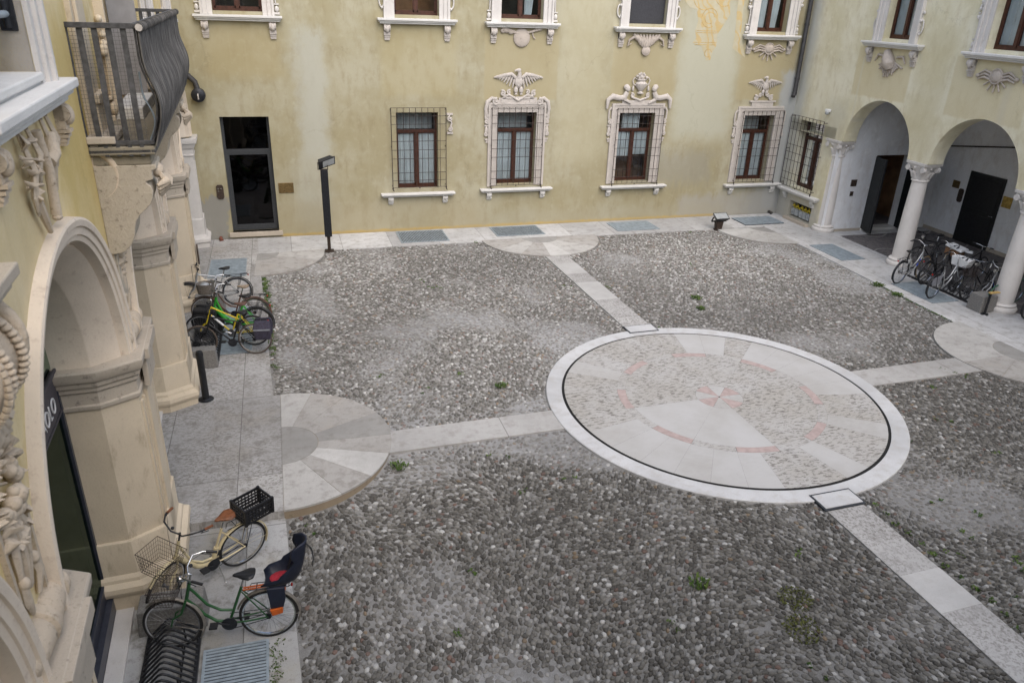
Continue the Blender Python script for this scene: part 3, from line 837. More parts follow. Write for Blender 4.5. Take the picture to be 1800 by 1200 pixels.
def grille(win, x0, x1, z0, z1, y=-.13, nx=9, rows=None):
    mb = MB(); r = .0085
    for i in range(nx + 1):
        xx = x0 + (x1 - x0) * i / nx
        mb.tube([(xx, y, z0), (xx, y, z1)], r * (1.35 if i in (0, nx) else 1), 6)
    H = z1 - z0
    for q in rows or (0, .09, .19, .37, .48, .59, .80, .90, 1.0):
        mb.tube([(x0 - .01, y + .004, z0 + H * q), (x1 + .01, y + .004, z0 + H * q)], r * .95, 6)
    for xx in (x0, x1):
        for q in (.02, .52, .98): mb.tube([(xx, y, z0 + H * q), (xx, .02, z0 + H * q)], .011, 6)
        mb.tube([(xx, y, z0), (xx, y - .02, z0 - .06), (xx + .03, y - .02, z0 - .10), (xx, y - .01, z0 - .07)], .016, 6)
        mb.ball((xx, y - .01, z0 - .02), .028, 8, 6)
    mb.ball(((x0 + x1) / 2, y, z0 - .02), .022, 8, 6)
    mb.build('grille', M['iron'], win, smooth=50)

def frame_stone(mb, x, z0, w, h, b=.30, top=True, out=.06):
    """moulded stone band round an opening"""
    x1 = x + w; z1 = z0 + h
    for (o0, o1, y0) in ((0, b * .42, -out * .55), (b * .42, b * .78, -out), (b * .78, b, -out * 1.5)):
        for s_ in (0, 1):
            a, c = (x - o1, x - o0) if s_ == 0 else (x1 + o0, x1 + o1)
            mb.box(a, c, y0, .02, z0 - .03, z1 + (o0 if top else 0))
        if top: mb.box(x - o1, x1 + o1, y0, .02, z1 + o0, z1 + o1)

def scroll(mb, cx, cz, r, hand=1, a0=PI * .5, turns=1.4, t=.028, y=-.07):
    mb.tube(spiral(cx, cz, r, r * .22, a0, turns * (1 if hand > 0 else 1), 26, y, hand), [t * (1 - .45 * i / 26) for i in range(27)], 7)
    mb.ball((cx, y - .01, cz), r * .3, 8, 6)

def eagle(mb, cx, cz, s=1.0):
    mb.ball((cx, -.09, cz), (.125 * s, .09, .17 * s), 14, 10)
    for k in (-1, 1):
        mb.ball((cx + k * .08 * s, -.10, cz - .22 * s), (.065 * s, .06, .10 * s), 10, 7)
        for q in (-1, 0, 1): mb.tube([(cx + k * .08 * s, -.1, cz - .29 * s), (cx + k * .08 * s + q * .035, -.13, cz - .35 * s)], .014, 6)
        # wing: leading edge plus a fan of feathers
        lead = [(cx + k * .10 * s, -.08, cz + .12 * s), (cx + k * .22 * s, -.09, cz + .22 * s), (cx + k * .45 * s, -.075, cz + .19 * s), (cx + k * .68 * s, -.05, cz + .14 * s)]
        mb.tube(lead, [.05 * s, .055 * s, .045 * s, .02 * s], 8)
        for i in range(9):
            t = i / 8; bx = cx + k * (.12 + .50 * t) * s; bz = cz + (.16 + .05 * math.sin(t * PI)) * s
            L = (.34 - .20 * t) * s; a = R(-80 + 62 * t)
            mb.tube([(bx, -.065, bz), (bx + k * L * .5 * math.cos(a), -.06, bz + L * .5 * math.sin(a)), (bx + k * L * math.cos(a), -.045, bz + L * math.sin(a))], [.03 * s, .034 * s, .012 * s], 6)
    mb.tube([(cx, -.10, cz + .12 * s), (cx + .015 * s, -.12, cz + .24 * s), (cx - .01 * s, -.13, cz + .31 * s)], [.075 * s, .055 * s, .05 * s], 8)
    mb.ball((cx - .02 * s, -.14, cz + .33 * s), (.075 * s, .06, .055 * s), 10, 7)
    mb.tube([(cx - .06 * s, -.14, cz + .335 * s), (cx - .13 * s, -.14, cz + .32 * s), (cx - .15 * s, -.14, cz + .28 * s)], [.035 * s, .026 * s, .006], 7)

def sphinx(mb, cx, cz, k=1):
    """reclining figure, head towards the middle"""
    pts = [(cx - k * .52, -.07, cz - .30), (cx - k * .50, -.08, cz - .02), (cx - k * .36, -.09, cz + .08), (cx - k * .12, -.10, cz + .03), (cx + k * .04, -.11, cz + .05), (cx + k * .12, -.12, cz + .22)]
    mb.tube(pts, [.04, .075, .095, .085, .10, .075], 10)
    mb.tube([(cx + k * .05, -.12, cz - .01), (cx + k * .20, -.14, cz - .08), (cx + k * .28, -.13, cz - .13)], [.055, .045, .03], 8)
    mb.ball((cx + k * .13, -.14, cz + .32), (.085, .085, .10), 12, 8)
    mb.ball((cx + k * .09, -.11, cz + .37), (.10, .08, .085), 12, 8)
    mb.ball((cx + k * .19, -.16, cz + .31), (.03, .03, .035), 8, 6)

def urn(mb, cx, cz):
    mb.lathe([(.01, -.28), (.10, -.28), (.11, -.24), (.05, -.21), (.10, -.15), (.18, -.05), (.20, .04), (.12, .10), (.16, .14), (.17, .16), (.10, .18), (.01, .18)], (cx, -.07, cz), 20)
    for k in (-1, 1):
        mb.tube([(cx + k * .17, -.07, cz - .03), (cx + k * .27, -.07, cz + .02), (cx + k * .30, -.07, cz + .13), (cx + k * .24, -.07, cz + .22), (cx + k * .17, -.07, cz + .17)], .02, 7)
        mb.ball((cx + k * .27, -.07, cz - .12), (.04, .04, .09), 8, 6)
    rnd = random.Random(3)
    for i in range(26):
        a = rnd.uniform(0, PI); r = rnd.uniform(.03, .19)
        mb.ball((cx + r * math.cos(a), -.08 - rnd.uniform(0, .05), cz + .20 + .85 * r * math.sin(a)), rnd.uniform(.025, .045), 7, 5)

def side_scrolls(mb, x, w, z0, z1, b=.3):
    """small volutes clinging to the outer edge of the jambs"""
    for k in (-1, 1):
        xe = x - b if k < 0 else x + w + b
        X = xe + k * .045
        mb.tube([(xe + k * .02, -.05, z1), (X + k * .05, -.06, z1 - .10), (X + k * .05, -.06, z1 - .35), (xe + k * .02, -.05, z1 - .50)], [.035, .03, .03, .025], 7)
        scroll(mb, X + k * .01, z1 - .45, .075, k)
        mb.box(min(xe, xe + k * .12), max(xe, xe + k * .12), -.07, 0, z1 - .60, z1 - .55)
        mb.ball((X + k * .01, -.05, z1 - .72), (.055, .05, .12), 9, 7)
        scroll(mb, X + k * .01, z1 - .84, .06, -k)
        mb.box(min(xe, xe + k * .10), max(xe, xe + k * .10), -.07, 0, z1 - 1.02, z1 - .97)
        mb.box(min(xe, xe + k * .07), max(xe, xe + k * .07), -.05, 0, z1 - 1.10, z1 - 1.03)

def upper_scrolls(mb, x, w, z0, h, kind, b=.3):
    for k in (-1, 1):
        xe = x - b if k < 0 else x + w + b
        if kind == 'loop':
            for zz in (z0 + .30, z0 + 1.25):
                mb.tube(arc(xe + k * .055, zz + .12, .07, 0, 2 * PI, 22, -.04, .17), .022, 7)
                mb.ball((xe + k * .03, -.06, zz + .27), .04, 8, 6); mb.ball((xe + k * .05, -.05, zz - .07), .03, 8, 6)
                mb.ball((xe + k * .07, -.05, zz + .48), (.04, .035, .045), 8, 6)
        else:
            mb.box(min(xe, xe + k * .15), max(xe, xe + k * .15), -.05, 0, z0 + .0, z0 + .06)
            mb.ball((xe + k * .08, -.04, z0 + .14), (.06, .05, .08), 9, 7)
            mb.box(min(xe, xe + k * .14), max(xe, xe + k * .14), -.05, 0, z0 + .24, z0 + .28)
            mb.tube([(xe + k * .06, -.04, z0 + .28), (xe + k * .05, -.05, z0 + .6), (xe + k * .07, -.05, z0 + .8)], .022, 7)
            rnd = random.Random(int(z0 * 10) + k)
            for i in range(12): mb.ball((xe + k * rnd.uniform(.02, .13), -.05, z0 + .75 + rnd.uniform(0, .4)), rnd.uniform(.03, .05), 7, 5)

def trophy(mb, cx, cz, kind, seed=1):
    rnd = random.Random(seed)
    if kind == 'shield':
        mb.ball((cx, -.03, cz), (.26, .06, .27), 18, 10)
        for (a, L) in ((R(150), .62), (R(28), .60), (R(168), .5)):
            p = (cx + .1 * math.cos(a), -.04, cz + .12); mb.tube([p, (p[0] + L * math.cos(a), -.05, p[2] + L * .35 * math.sin(a) + .05)], [.03, .045], 7)
        for i in range(3): mb.ball((cx - .35 - .12 * i, -.04, cz + .15 + .05 * rnd.random()), (.09, .04, .07), 9, 6)
        mb.tube(arc(cx + .50, cz + .12, .16, R(60), R(240), 12, -.03), .02, 6)
    elif kind == 'drape':
        for i in range(9):
            t = (i - 4) / 4; L = .42 - .22 * abs(t) + .06 * rnd.random()
            mb.tube([(cx + t * .45, -.05, cz + .22), (cx + t * .34, -.08, cz + .22 - L * .5), (cx + t * .26, -.05, cz + .22 - L)], [.03, .075, .03], 8)
        mb.ball((cx + .02, -.05, cz - .26), (.15, .06, .13), 14, 8); mb.tube(arc(cx + .02, cz - .26, .13, 0, 2 * PI, 20, -.06), .018, 6)
        for k in (-1, 1): mb.tube([(cx + k * .4, -.05, cz + .15), (cx + k * .58, -.05, cz + .05), (cx + k * .62, -.05, cz - .12), (cx + k * .5, -.05, cz - .05)], [.05, .035, .03, .015], 7)
    elif kind == 'lute':
        pts = [(cx - .16, -.05, cz + .28), (cx - .05, -.08, cz + .08), (cx + .06, -.09, cz - .08), (cx + .10, -.06, cz - .2)]
        mb.tube(pts, [.10, .17, .19, .10], 14)
        for i in range(16):
            a = R(200 + 140 * i / 15); L = .30 + .16 * rnd.random(); mb.tube([(cx + .12 * math.cos(a), -.03, cz + .02), (cx + L * 1.3 * math.cos(a), -.035, cz + L * math.sin(a))], [.018, .024], 6)
        for k in (-1, 1): mb.tube([(cx + k * .25, -.04, cz + .12), (cx + k * .5, -.05, cz + .16), (cx + k * .62, -.04, cz - .02)], [.03, .035, .02], 7)
    else:
        mb.ball((cx, -.05, cz), (.17, .08, .15), 14, 9); mb.tube(arc(cx, cz, .17, 0, 2 * PI, 20, -.06), .025, 6)
        for i in range(7):
            a = R(190 + 160 * i / 6); mb.tube([(cx + .16 * math.cos(a), -.04, cz + .14 * math.sin(a)), (cx + .40 * math.cos(a), -.04, cz + .38 * math.sin(a))], [.016, .022], 6)
        for k in (-1, 1):
            for j in range(3): mb.tube([(cx + k * .17, -.05, cz + .06 - .07 * j), (cx + k * .36, -.06, cz + .12 - .08 * j), (cx + k * .55, -.05, cz + .02 - .06 * j)], [.03, .03, .018], 7)
            mb.ball((cx + k * .58, -.04, cz - .02), (.06, .04, .05), 8, 6)

M['blind'] = simple('grey_blind', (.035, .036, .043), .7, 0, .15, 30.0)

def lower_window(root, x, z0, w, h, crown=None, gr=(.2, .2, .03, .17), sx=(.53, .60), curtain='lower', room='interior', frame=True):
    win = casement(root, x, z0, w, h, .25, curtain, room=room)
    if frame:
        mb = MB(); frame_stone(mb, x, z0, w, h, .30)
        side_scrolls(mb, x, w, z0, z0 + h + .18)
        cx = x + w / 2; zt = z0 + h + .30
        if crown == 'eagle':
            mb.box(cx - .62, cx + .62, -.07, .02, zt - .02, zt + .14); mb.box(cx - .50, cx + .50, -.10, .02, zt + .11, zt + .17); mb.box(cx - .55, cx - .38, -.10, .02, zt - .02, zt + .14); mb.box(cx + .38, cx + .55, -.10, .02, zt - .02, zt + .14)
            for k in (-1, 1):
                mb.tube([(cx + k * .98, -.07, zt - .42), (cx + k * 1.03, -.08, zt - .2), (cx + k * .98, -.09, zt + .02), (cx + k * .84, -.09, zt + .13), (cx + k * .68, -.09, zt + .10)], [.035, .055, .065, .055, .04], 8)
                scroll(mb, cx + k * .70, zt + .02, .11, -k, R(80), 1.3, .04, -.09)
                scroll(mb, cx + k * .98, zt - .44, .07, k, R(80), 1.2, .03)
                scroll(mb, cx + k * .50, zt + .27, .085, k, R(60), 1.3, .033, -.08); scroll(mb, cx + k * .30, zt + .30, .07, -k, R(60), 1.2, .03, -.08)
                mb.tube([(cx + k * .48, -.08, zt + .19), (cx + k * .28, -.09, zt + .22), (cx + k * .10, -.10, zt + .12), (cx, -.1, zt + .06)], [.03, .03, .035, .04], 7)
            eagle(mb, cx, zt + .60, 1.05)
        elif crown == 'urn':
            mb.box(cx - .60, cx + .60, -.07, .02, zt - .02, zt + .10)
            for k in (-1, 1): sphinx(mb, cx + k * .60, zt + .14, -k); scroll(mb, cx + k * .28, zt + .25, .07, k, R(60), 1.2, .03, -.08)
            mb.tube([(cx - .3, -.09, zt + .2), (cx, -.1, zt + .10), (cx + .3, -.09, zt + .2)], [.03, .04, .03], 7)
            urn(mb, cx, zt + .58)
        elif crown == 'small_eagle':
            mb.box(cx - .42, cx + .42, -.08, .02, zt - .02, zt + .16); mb.box(cx - .50, cx + .5, -.11, .02, zt + .14, zt + .19)
            for k in (-1, 1): scroll(mb, cx + k * .30, zt + .28, .09, k, R(60), 1.3, .035, -.08); scroll(mb, cx + k * .14, zt + .36, .06, -k, R(60), 1.2, .03, -.08)
            eagle(mb, cx, zt + .66, .86)
        mb.v = [(p[0], p[1] * (.72 if p[1] < 0 else 1), p[2]) for p in mb.v]
        mb.build('stone_surround', M['stone_orn'], win, smooth=40, bevel=.006)
    mb = MB(); sill(mb, x - sx[0], x + w + sx[1], z0 - .10, .22, .12)
    for xx in (x - sx[0] + .3, x + w + sx[1] - .3):
        bracket(mb, xx, z0 - .22, .24, .17, .13)
    mb.build('sill', M['sill'], win, smooth=40, bevel=.008)
    grille(win, x - gr[0], x + w + gr[1], z0 + gr[2] - .02, z0 + h + gr[3])
    return win

def upper_window(root, x, z0, w, h, curtain=None, sx=.50, relief=None, seed=1, scr='loop', room='interior', rz=-.52):
    win = casement(root, x, z0, w, h, 0, curtain, room=room)
    mb = MB(); frame_stone(mb, x, z0 - .06, w, h, .31, True, .07); upper_scrolls(mb, x, w, z0 - .06, h, scr)
    mb.build('stone_surround', M['stone_white'], win, smooth=40, bevel=.006)
    mb = MB(); sill(mb, x - sx, x + w + sx, z0 - .09, .24, .15); mb.build('sill', M['sill'], win, bevel=.010)
    for xx in (x - sx + .27, x + w + sx - .27):
        mb = MB(); bracket(mb, xx, z0 - .24, .44, .18, .17); mb.build('bracket', M['stone_orn'], win, smooth=40)
    if relief:
        mb = MB(); trophy(mb, x + w / 2, z0 + rz, relief, seed); mb.build('relief', M['stone_relief'], win, smooth=50)
    return win

# ------------------------------------------------------------------ far facade
HT = 8.7
fb = empty('palace_facade', (0, YBW, 0)); tag(fb, 'yellow stuccoed palace wall facing the camera with barred lower windows', 'building facade')
LW_ = [(3.34, 1.33, 1.28, 2.31), (6.49, 1.37, 1.28, 2.26), (10.62, 1.33, 1.27, 2.26), (15.28, 1.24, 1.18, 2.24)]
UW_ = [(-1.48, 6.30, 1.28, 2.0), (3.38, 6.33, 1.29, 2.0), (6.53, 6.31, 1.31, 2.0), (10.65, 6.27, 1.27, 2.0), (15.22, 6.14, 1.12, 2.1)]
DR = (-1.64, -.31, .20, 3.55)
holes = [(a, a + c, b, b + d) for (a, b, c, d) in LW_ + UW_] + [DR]
mb = MB(); wall_grid(mb, -3.4, 18.2, -.3, HT, holes); mb.build('wall', M['stucco_back'], fb, recalc=False)
lower_window(fb, *LW_[0], frame=False, gr=(.17, .22, .10, .15), sx=(.54, .50))
lower_window(fb, *LW_[1], crown='eagle')
lower_window(fb, *LW_[2], crown='urn', curtain='half', gr=(.13, .27, .0, .16), sx=(.50, .62), room='interior_warm')
lower_window(fb, *LW_[3], crown='small_eagle', gr=(.12, .30, .0, .16), sx=(.45, .66), room='interior_warm')
upper_window(fb, *UW_[0], scr='bead', curtain=None)
upper_window(fb, *UW_[1], room='interior_warm', curtain=None)
upper_window(fb, *UW_[2], relief='shield', scr='bead', curtain='narrow')
upper_window(fb, *UW_[3], relief='drape', curtain='blind')
upper_window(fb, *UW_[4], relief='horns', curtain='tied', scr='bead', sx=.48)
# right-hand bit of carving beside the plain window
mb = MB(); scroll(mb, 4.98, 3.45, .08, 1); scroll(mb, 4.98, 3.15, .07, -1); mb.box(4.89, 5.08, -.05, 0, 3.0, 3.06); mb.box(4.88, 5.07, -.05, 0, 3.56, 3.62); mb.tube([(4.98, -.05, 3.5), (5.03, -.05, 3.32), (4.96, -.05, 3.1)], .03, 7)
mb.build('relief', M['stone_orn'], fb, smooth=50)
# glazed door
def glazed_door():
    a, b, c, d = DR; zt = 2.56; f = .075
    mb = MB(); y = .20
    for q in [(a, a + f, c, d), (b - f, b, c, d), (a + f, b - f, c, c + f), (a + f, b - f, d - .03, d), (a + f, b - f, zt - .05, zt + .05)]: mb.box(q[0], q[1], y, y + .08, q[2], q[3])
    dr = mb.build('door', M['anthracite'], fb, bevel=.004)
    mb = MB(); g = .06
    for q in [(a + f, a + f + g, c + f, zt - .05), (b - f - g, b - f, c + f, zt - .05), (a + f + g, b - f - g, c + f, c + f + g * 1.6), (a + f + g, b - f - g, zt - .05 - g, zt - .05)]: mb.box(q[0], q[1], y + .012, y + .072, q[2], q[3])
    mb.build('door_leaf', M['anthracite'], dr, bevel=.003)
    mb = MB(); mb.quad((a + f, y + .05, c + f), (b - f, y + .05, c + f), (b - f, y + .05, d - .03), (a + f, y + .05, d - .03)); mb.build('pane', M['glass_dark'], dr)
    mb = MB(); mb.tube([(b - f - .03, y - .03, 1.2), (b - f - .03, y - .03, 1.42)], .012, 8); mb.build('handle', M['chrome'], dr, smooth=40)
    mb = MB(); q = 1.8
    mb.quad((a - .4, q, -.2), (b + .4, q, -.2), (b + .4, q, d + .3), (a - .4, q, d + .3))
    for (p, r) in (((a - .4, -.2), (b + .4, -.2)), ((b + .4, -.2), (b + .4, d + .3)), ((b + .4, d + .3), (a - .4, d + .3)), ((a - .4, d + .3), (a - .4, -.2))):
        mb.quad((p[0], y + .1, p[1]), (r[0], y + .1, r[1]), (r[0], q, r[1]), (p[0], q, p[1]))
    mb.build('room', M['interior'], dr, recalc=False)
    mb = MB(); mb.box(a - .10, b + .10, -.10, .2, .07, .20); mb.build('doorstep', M['stone_ledge'], fb, bevel=.01)
glazed_door()
# fresco remains, a skin of old plaster
def fresco():
    mb = MB()
    A = [(12.5, 7.9), (12.52, 6.95), (12.72, 6.78), (12.95, 6.74), (13.05, 6.40), (12.98, 6.12), (13.06, 5.90), (12.93, 5.74), (13.28, 5.66), (13.42, 5.40), (13.50, 5.22), (13.66, 5.24), (13.72, 5.50), (13.84, 5.72), (13.80, 6.02), (13.98, 6.30), (14.16, 6.62), (14.10, 7.0), (14.12, 7.9)]
    B = [(14.38, 7.9), (14.40, 6.6), (14.45, 6.0), (14.42, 5.62), (14.62, 5.5), (14.95, 5.34), (14.78, 5.75), (14.66, 6.1), (14.62, 6.7), (14.6, 7.9)]
    for P in (A, B):
        o = len(mb.v); mb.add([(x, -.004, z) for (x, z) in P], [tuple(range(len(P)))])
    o = mb.build('fresco', M['fresco'], fb, recalc=False)
    mb = MB()
    for (z, a, b) in ((5.76, 12.98, 13.80), (5.69, 13.02, 13.78), (6.05, 13.05, 13.78), (6.11, 13.04, 13.82)): mb.box(a, b, -.0075, -.0045, z, z + .018)
    for (cx, cz, r) in ((13.45, 6.5, .28), (13.45, 6.5, .17), (13.2, 7.15, .42), (13.9, 7.2, .35), (13.55, 5.45, .12)):
        P = arc(cx, cz, r, R(10), R(300), 26, -.006); mb.tube(P, .012, 4, flat=.25)
    mb.build('fresco_lines', M['fresco_line'], o)
M['fresco_line'] = simple('fresco_ochre', (.46, .33, .14), .9, 0, .25, 8.3)
fresco()

# ------------------------------------------------------------------ right facade with the loggia
fr = empty('palace_facade', (17.22, YBW, 0), -PI / 2 - .0169); tag(fr, 'pale yellow palace wall on the right with a columned loggia', 'building facade')
ARCH = [(4.22, 1.42, 3.05), (7.87, 1.42, 3.05), (11.52, 1.42, 3.05), (15.17, 1.42, 3.05)]
COLS = [2.40, 6.05, 9.70, 13.35]
def arch_wall(mb, x0, x1, z0, z1, arches, depth, step=.06, zspring_open=True):
    """wall whose lower part is pierced by arches; returns nothing, adds front, soffit and back"""
    xs = {x0, x1}
    for (c, r, zs) in arches:
        n = 36
        for i in range(n + 1): xs.add(round(c - r * math.cos(PI * i / n), 5))
    xs = sorted(xs)
    def bot(x):
        for (c, r, zs) in arches:
            if abs(x - c) < r + 1e-4: return zs + math.sqrt(max(0, r * r - (x - c) ** 2))
        return z0
    for i in range(len(xs) - 1):
        a, b = xs[i], xs[i + 1]; m = (a + b) / 2
        inside = any(abs(m - c) < r for (c, r, zs) in arches)
        za, zb = (bot(a), bot(b)) if inside else (z0, z0)
        mb.quad((a, 0, za), (b, 0, zb), (b, 0, z1), (a, 0, z1)); mb.quad((a, depth, za), (a, depth, z1), (b, depth, z1), (b, depth, zb))
        if inside: mb.quad((a, 0, za), (a, depth, za), (b, depth, zb), (b, 0, zb))
mb = MB()
RWH = [(.52, 1.80, 1.15, 3.40), (3.57, 4.67, 6.16, 8.3), (7.30, 8.50, 6.10, 8.3), (11.2, 12.4, 6.1, 8.3)]
TH_ = .5
# solid part next to the corner, then the arcaded part
wall_grid(mb, -1.2, COLS[0], -.3, 3.05, [RWH[0], (.72, 1.95, .10, .66)], .35)
wall_grid(mb, -1.2, COLS[0], 3.05, 4.8, [(.52, 1.80, 3.05, 3.40)], .35)
wall_grid(mb, -1.2, 24.0, 4.8, HT, RWH[1:], .35)
arch_wall(mb, COLS[0], 24.0, 3.05, 4.8, ARCH, TH_)
mb.quad((-1.2, TH_, 4.8), (24, TH_, 4.8), (24, TH_, HT), (-1.2, TH_, HT))
mb.quad((COLS[0], 0, -.3), (COLS[0], TH_, -.3), (COLS[0], TH_, 3.05), (COLS[0], 0, 3.05))
for (c, r, zs) in ARCH:
    a = c + r; b = a + 2 * (3.65 / 2 - r); mb.quad((a, 0, 3.05), (b, 0, 3.05), (b, TH_, 3.05), (a, TH_, 3.05))
mb.build('wall', M['stucco_right'], fr, recalc=False)
# loggia interior
mb = MB(); LX = 4.25
YE1 = 2.60
DE = (1.62, 2.98, .0, 2.55)   # doorway in the end wall (distance from front face)
def yz_wall(mb, x, y0, y1, z0, z1, hole=None):
    ys = sorted({y0, y1} | ({hole[0], hole[1]} if hole else set())); zs = sorted({z0, z1} | ({hole[2], hole[3]} if hole else set()))
    for i in range(len(ys) - 1):
        for j in range(len(zs) - 1):
            cy, cz = (ys[i] + ys[i + 1]) / 2, (zs[j] + zs[j + 1]) / 2
            if hole and hole[0] < cy < hole[1] and hole[2] < cz < hole[3]: continue
            mb.quad((x, ys[i], zs[j]), (x, ys[i], zs[j + 1]), (x, ys[i + 1], zs[j + 1]), (x, ys[i + 1], zs[j]))
yz_wall(mb, YE1, .0, LX, -.1, 5.4, DE)
for (p, q) in (((DE[0], 0), (DE[0], DE[3])), ((DE[0], DE[3]), (DE[1], DE[3])), ((DE[1], DE[3]), (DE[1], 0))):
    mb.quad((YE1, p[0], p[1]), (YE1 - .3, p[0], p[1]), (YE1 - .3, q[0], q[1]), (YE1, q[0], q[1]))
mb.quad((YE1, LX, -.1), (YE1, LX, 5.4), (22, LX, 5.4), (22, LX, -.1))
mb.quad((YE1, TH_, 5.1), (22, TH_, 5.1), (22, LX, 5.1), (YE1, LX, 5.1))
mb.quad((22, .4, -.1), (22, LX, -.1), (22, LX, 5.4), (22, .4, 5.4))
mb.build('loggia_walls', M['white_plaster'], fr, recalc=False)
# skirting
mb = MB(); mb.box(YE1, 21.9, LX - .03, LX - .002, .0, .12); mb.box(YE1 + .002, YE1 + .03, .5, DE[0], .0, .10); mb.build('skirting', M['stone_ledge'], fr)
# room behind the end doorway
mb = MB()
x0, x1 = -1.0, YE1 - .3
for (a, b, c, d) in (((x0, .9, 0), (x0, 4.0, 0), (x0, 4.0, 3), (x0, .9, 3)), ((x0, .9, 0), (x1, .9, 0), (x1, .9, 3), (x0, .9, 3)), ((x0, 4.0, 0), (x0, 4.0, 3), (x1, 4.0, 3), (x1, 4.0, 0)), ((x0, .9, 3), (x1, .9, 3), (x1, 4, 3), (x0, 4, 3))): mb.quad(a, b, c, d)
mb.build('room', M['interior_warm'], fr, recalc=False)
mb = MB(); mb.box(YE1 - .32, YE1 + .10, DE[0] - .05, DE[1] + .05, .006, .10); mb.build('doorstep', M['sill'], fr, bevel=.01)
# door leaves of the end doorway, thrown open
for (yy, s_, ang) in ((DE[0], 1, R(12)), (DE[1], -1, R(4))):
    mb = MB(); mb.M = Matrix.Translation((YE1 + .01, yy, 0)) @ Matrix.Rotation(ang * -s_, 4, 'Z')
    mb.box(0, .66, -.03, .03, .08, 2.52)
    for (z0, z1) in ((.25, 1.0), (1.15, 2.35)):
        for q in (-1, 1): mb.box(.08, .58, q * .031 - .008, q * .031 + .008, z0, z1)
    mb.build('door_leaf', M['door_dark'], fr, bevel=.006)
# dark door in the loggia back wall
mb = MB(); xa, xb = 3.98, 5.33
mb.box(xa, xb, LX - .06, LX - .001, .0, 2.28); dd = mb.build('door', M['door_dark'], fr, bevel=.005)
mb = MB()
for (a, b, c, d) in ((xa + .1, xb - .1, .2, 1.0), (xa + .1, xb - .1, 1.15, 2.15)): mb.box(a, b, LX - .075, LX - .055, c, d)
mb.build('panel', M['black_paint'], dd, bevel=.006)
mb = MB(); mb.tube([(xb - .2, LX - .11, 1.08), (xb - .08, LX - .11, 1.08)], .012, 8); mb.ball((xb - .08, LX - .10, 1.08), .02, 8, 6); mb.build('handle', M['chrome'], dd, smooth=40)
# iron tie running along the back wall
mb = MB(); mb.tube([(2.62, LX - .04, 2.83), (5.3, LX - .04, 3.25)], .022, 8); mb.build('tie_rod', M['iron'], fr, smooth=40)
# columns
for i, s_ in enumerate(COLS):
    c = (s_, TH_ / 2, 0)
    mb = MB(); mb.lathe([(.24, .22), (.245, .3), (.245, .8), (.233, 1.6), (.205, 2.45), (.203, 2.50), (.24, 2.52), (.24, 2.56), (.215, 2.58)], c, 32)
    cl = mb.build('column', M['marble'], fr, smooth=40)
    mb = MB(); mb.lathe([(.34, -.05), (.345, .03), (.36, .06), (.365, .10), (.345, .14), (.30, .15), (.29, .17), (.315, .185), (.32, .205), (.30, .225), (.262, .24)], c, 36)
    mb.build('base', M['marble'], cl, smooth=40)
    mb = MB(); mb.lathe([(.21, 2.58), (.215, 2.70), (.25, 2.82), (.31, 2.93)], c, 24)
    mb.box(s_ - .36, s_ + .36, TH_ / 2 - .30, TH_ / 2 + .30, 2.98, 3.045); mb.box(s_ - .32, s_ + .32, TH_ / 2 - .27, TH_ / 2 + .27, 2.93, 2.98)
    for kx in (-1, 1):
        for ky in (-1, 1):
            px, py = s_ + kx * .28, TH_ / 2 + ky * .24
            mb.lathe([(.02, -.05), (.075, -.05), (.085, -.03), (.055, 0), (.085, .03), (.075, .05), (.02, .05)], (px, py, 2.86), 14, 'y')
            mb.tube([(px, py, 2.94), (s_ + kx * .2, TH_ / 2 + ky * .2, 2.90), (s_ + kx * .13, TH_ / 2 + ky * .13, 2.76)], [.045, .04, .025], 7)
    for k in range(8):
        a = k * PI / 4; px, py = s_ + .255 * math.cos(a), TH_ / 2 + .255 * math.sin(a)
        mb.tube([(s_ + .21 * math.cos(a), TH_ / 2 + .21 * math.sin(a), 2.60), (px, py, 2.74), (s_ + .33 * math.cos(a), TH_ / 2 + .33 * math.sin(a), 2.80)], [.045, .05, .02], 7)
        mb.ball((s_ + .30 * math.cos(a), TH_ / 2 + .28 * math.sin(a), 2.90), .04, 8, 6)
    mb.build('capital', M['stone_white'], cl, smooth=45)
# windows of the right wall
a, b, c, d = RWH[0]
w5 = casement(fr, a, c, b - a, d - c, .25, 'lower', y=.27)
mb = MB(); sill(mb, -.22, 2.28, 1.06, .24, .14)
for xx in (.42, 1.98): bracket(mb, xx, .92, .24, .17, .13)
mb.build('sill', M['sill'], w5, smooth=40, bevel=.008)
grille(w5, .12, 1.90, 1.14, 3.53, nx=9)
upper_window(fr, RWH[1][0], 6.16, 1.10, 2.14, 'full', .62, 'lute', 4, 'loop', rz=-.60)
upper_window(fr, RWH[2][0], 6.10, 1.20, 2.2, 'full', .50, 'horns', 5, 'bead', rz=-.60)
upper_window(fr, RWH[3][0], 6.10, 1.20, 2.2, 'full', .50, 'shield', 6, 'loop')
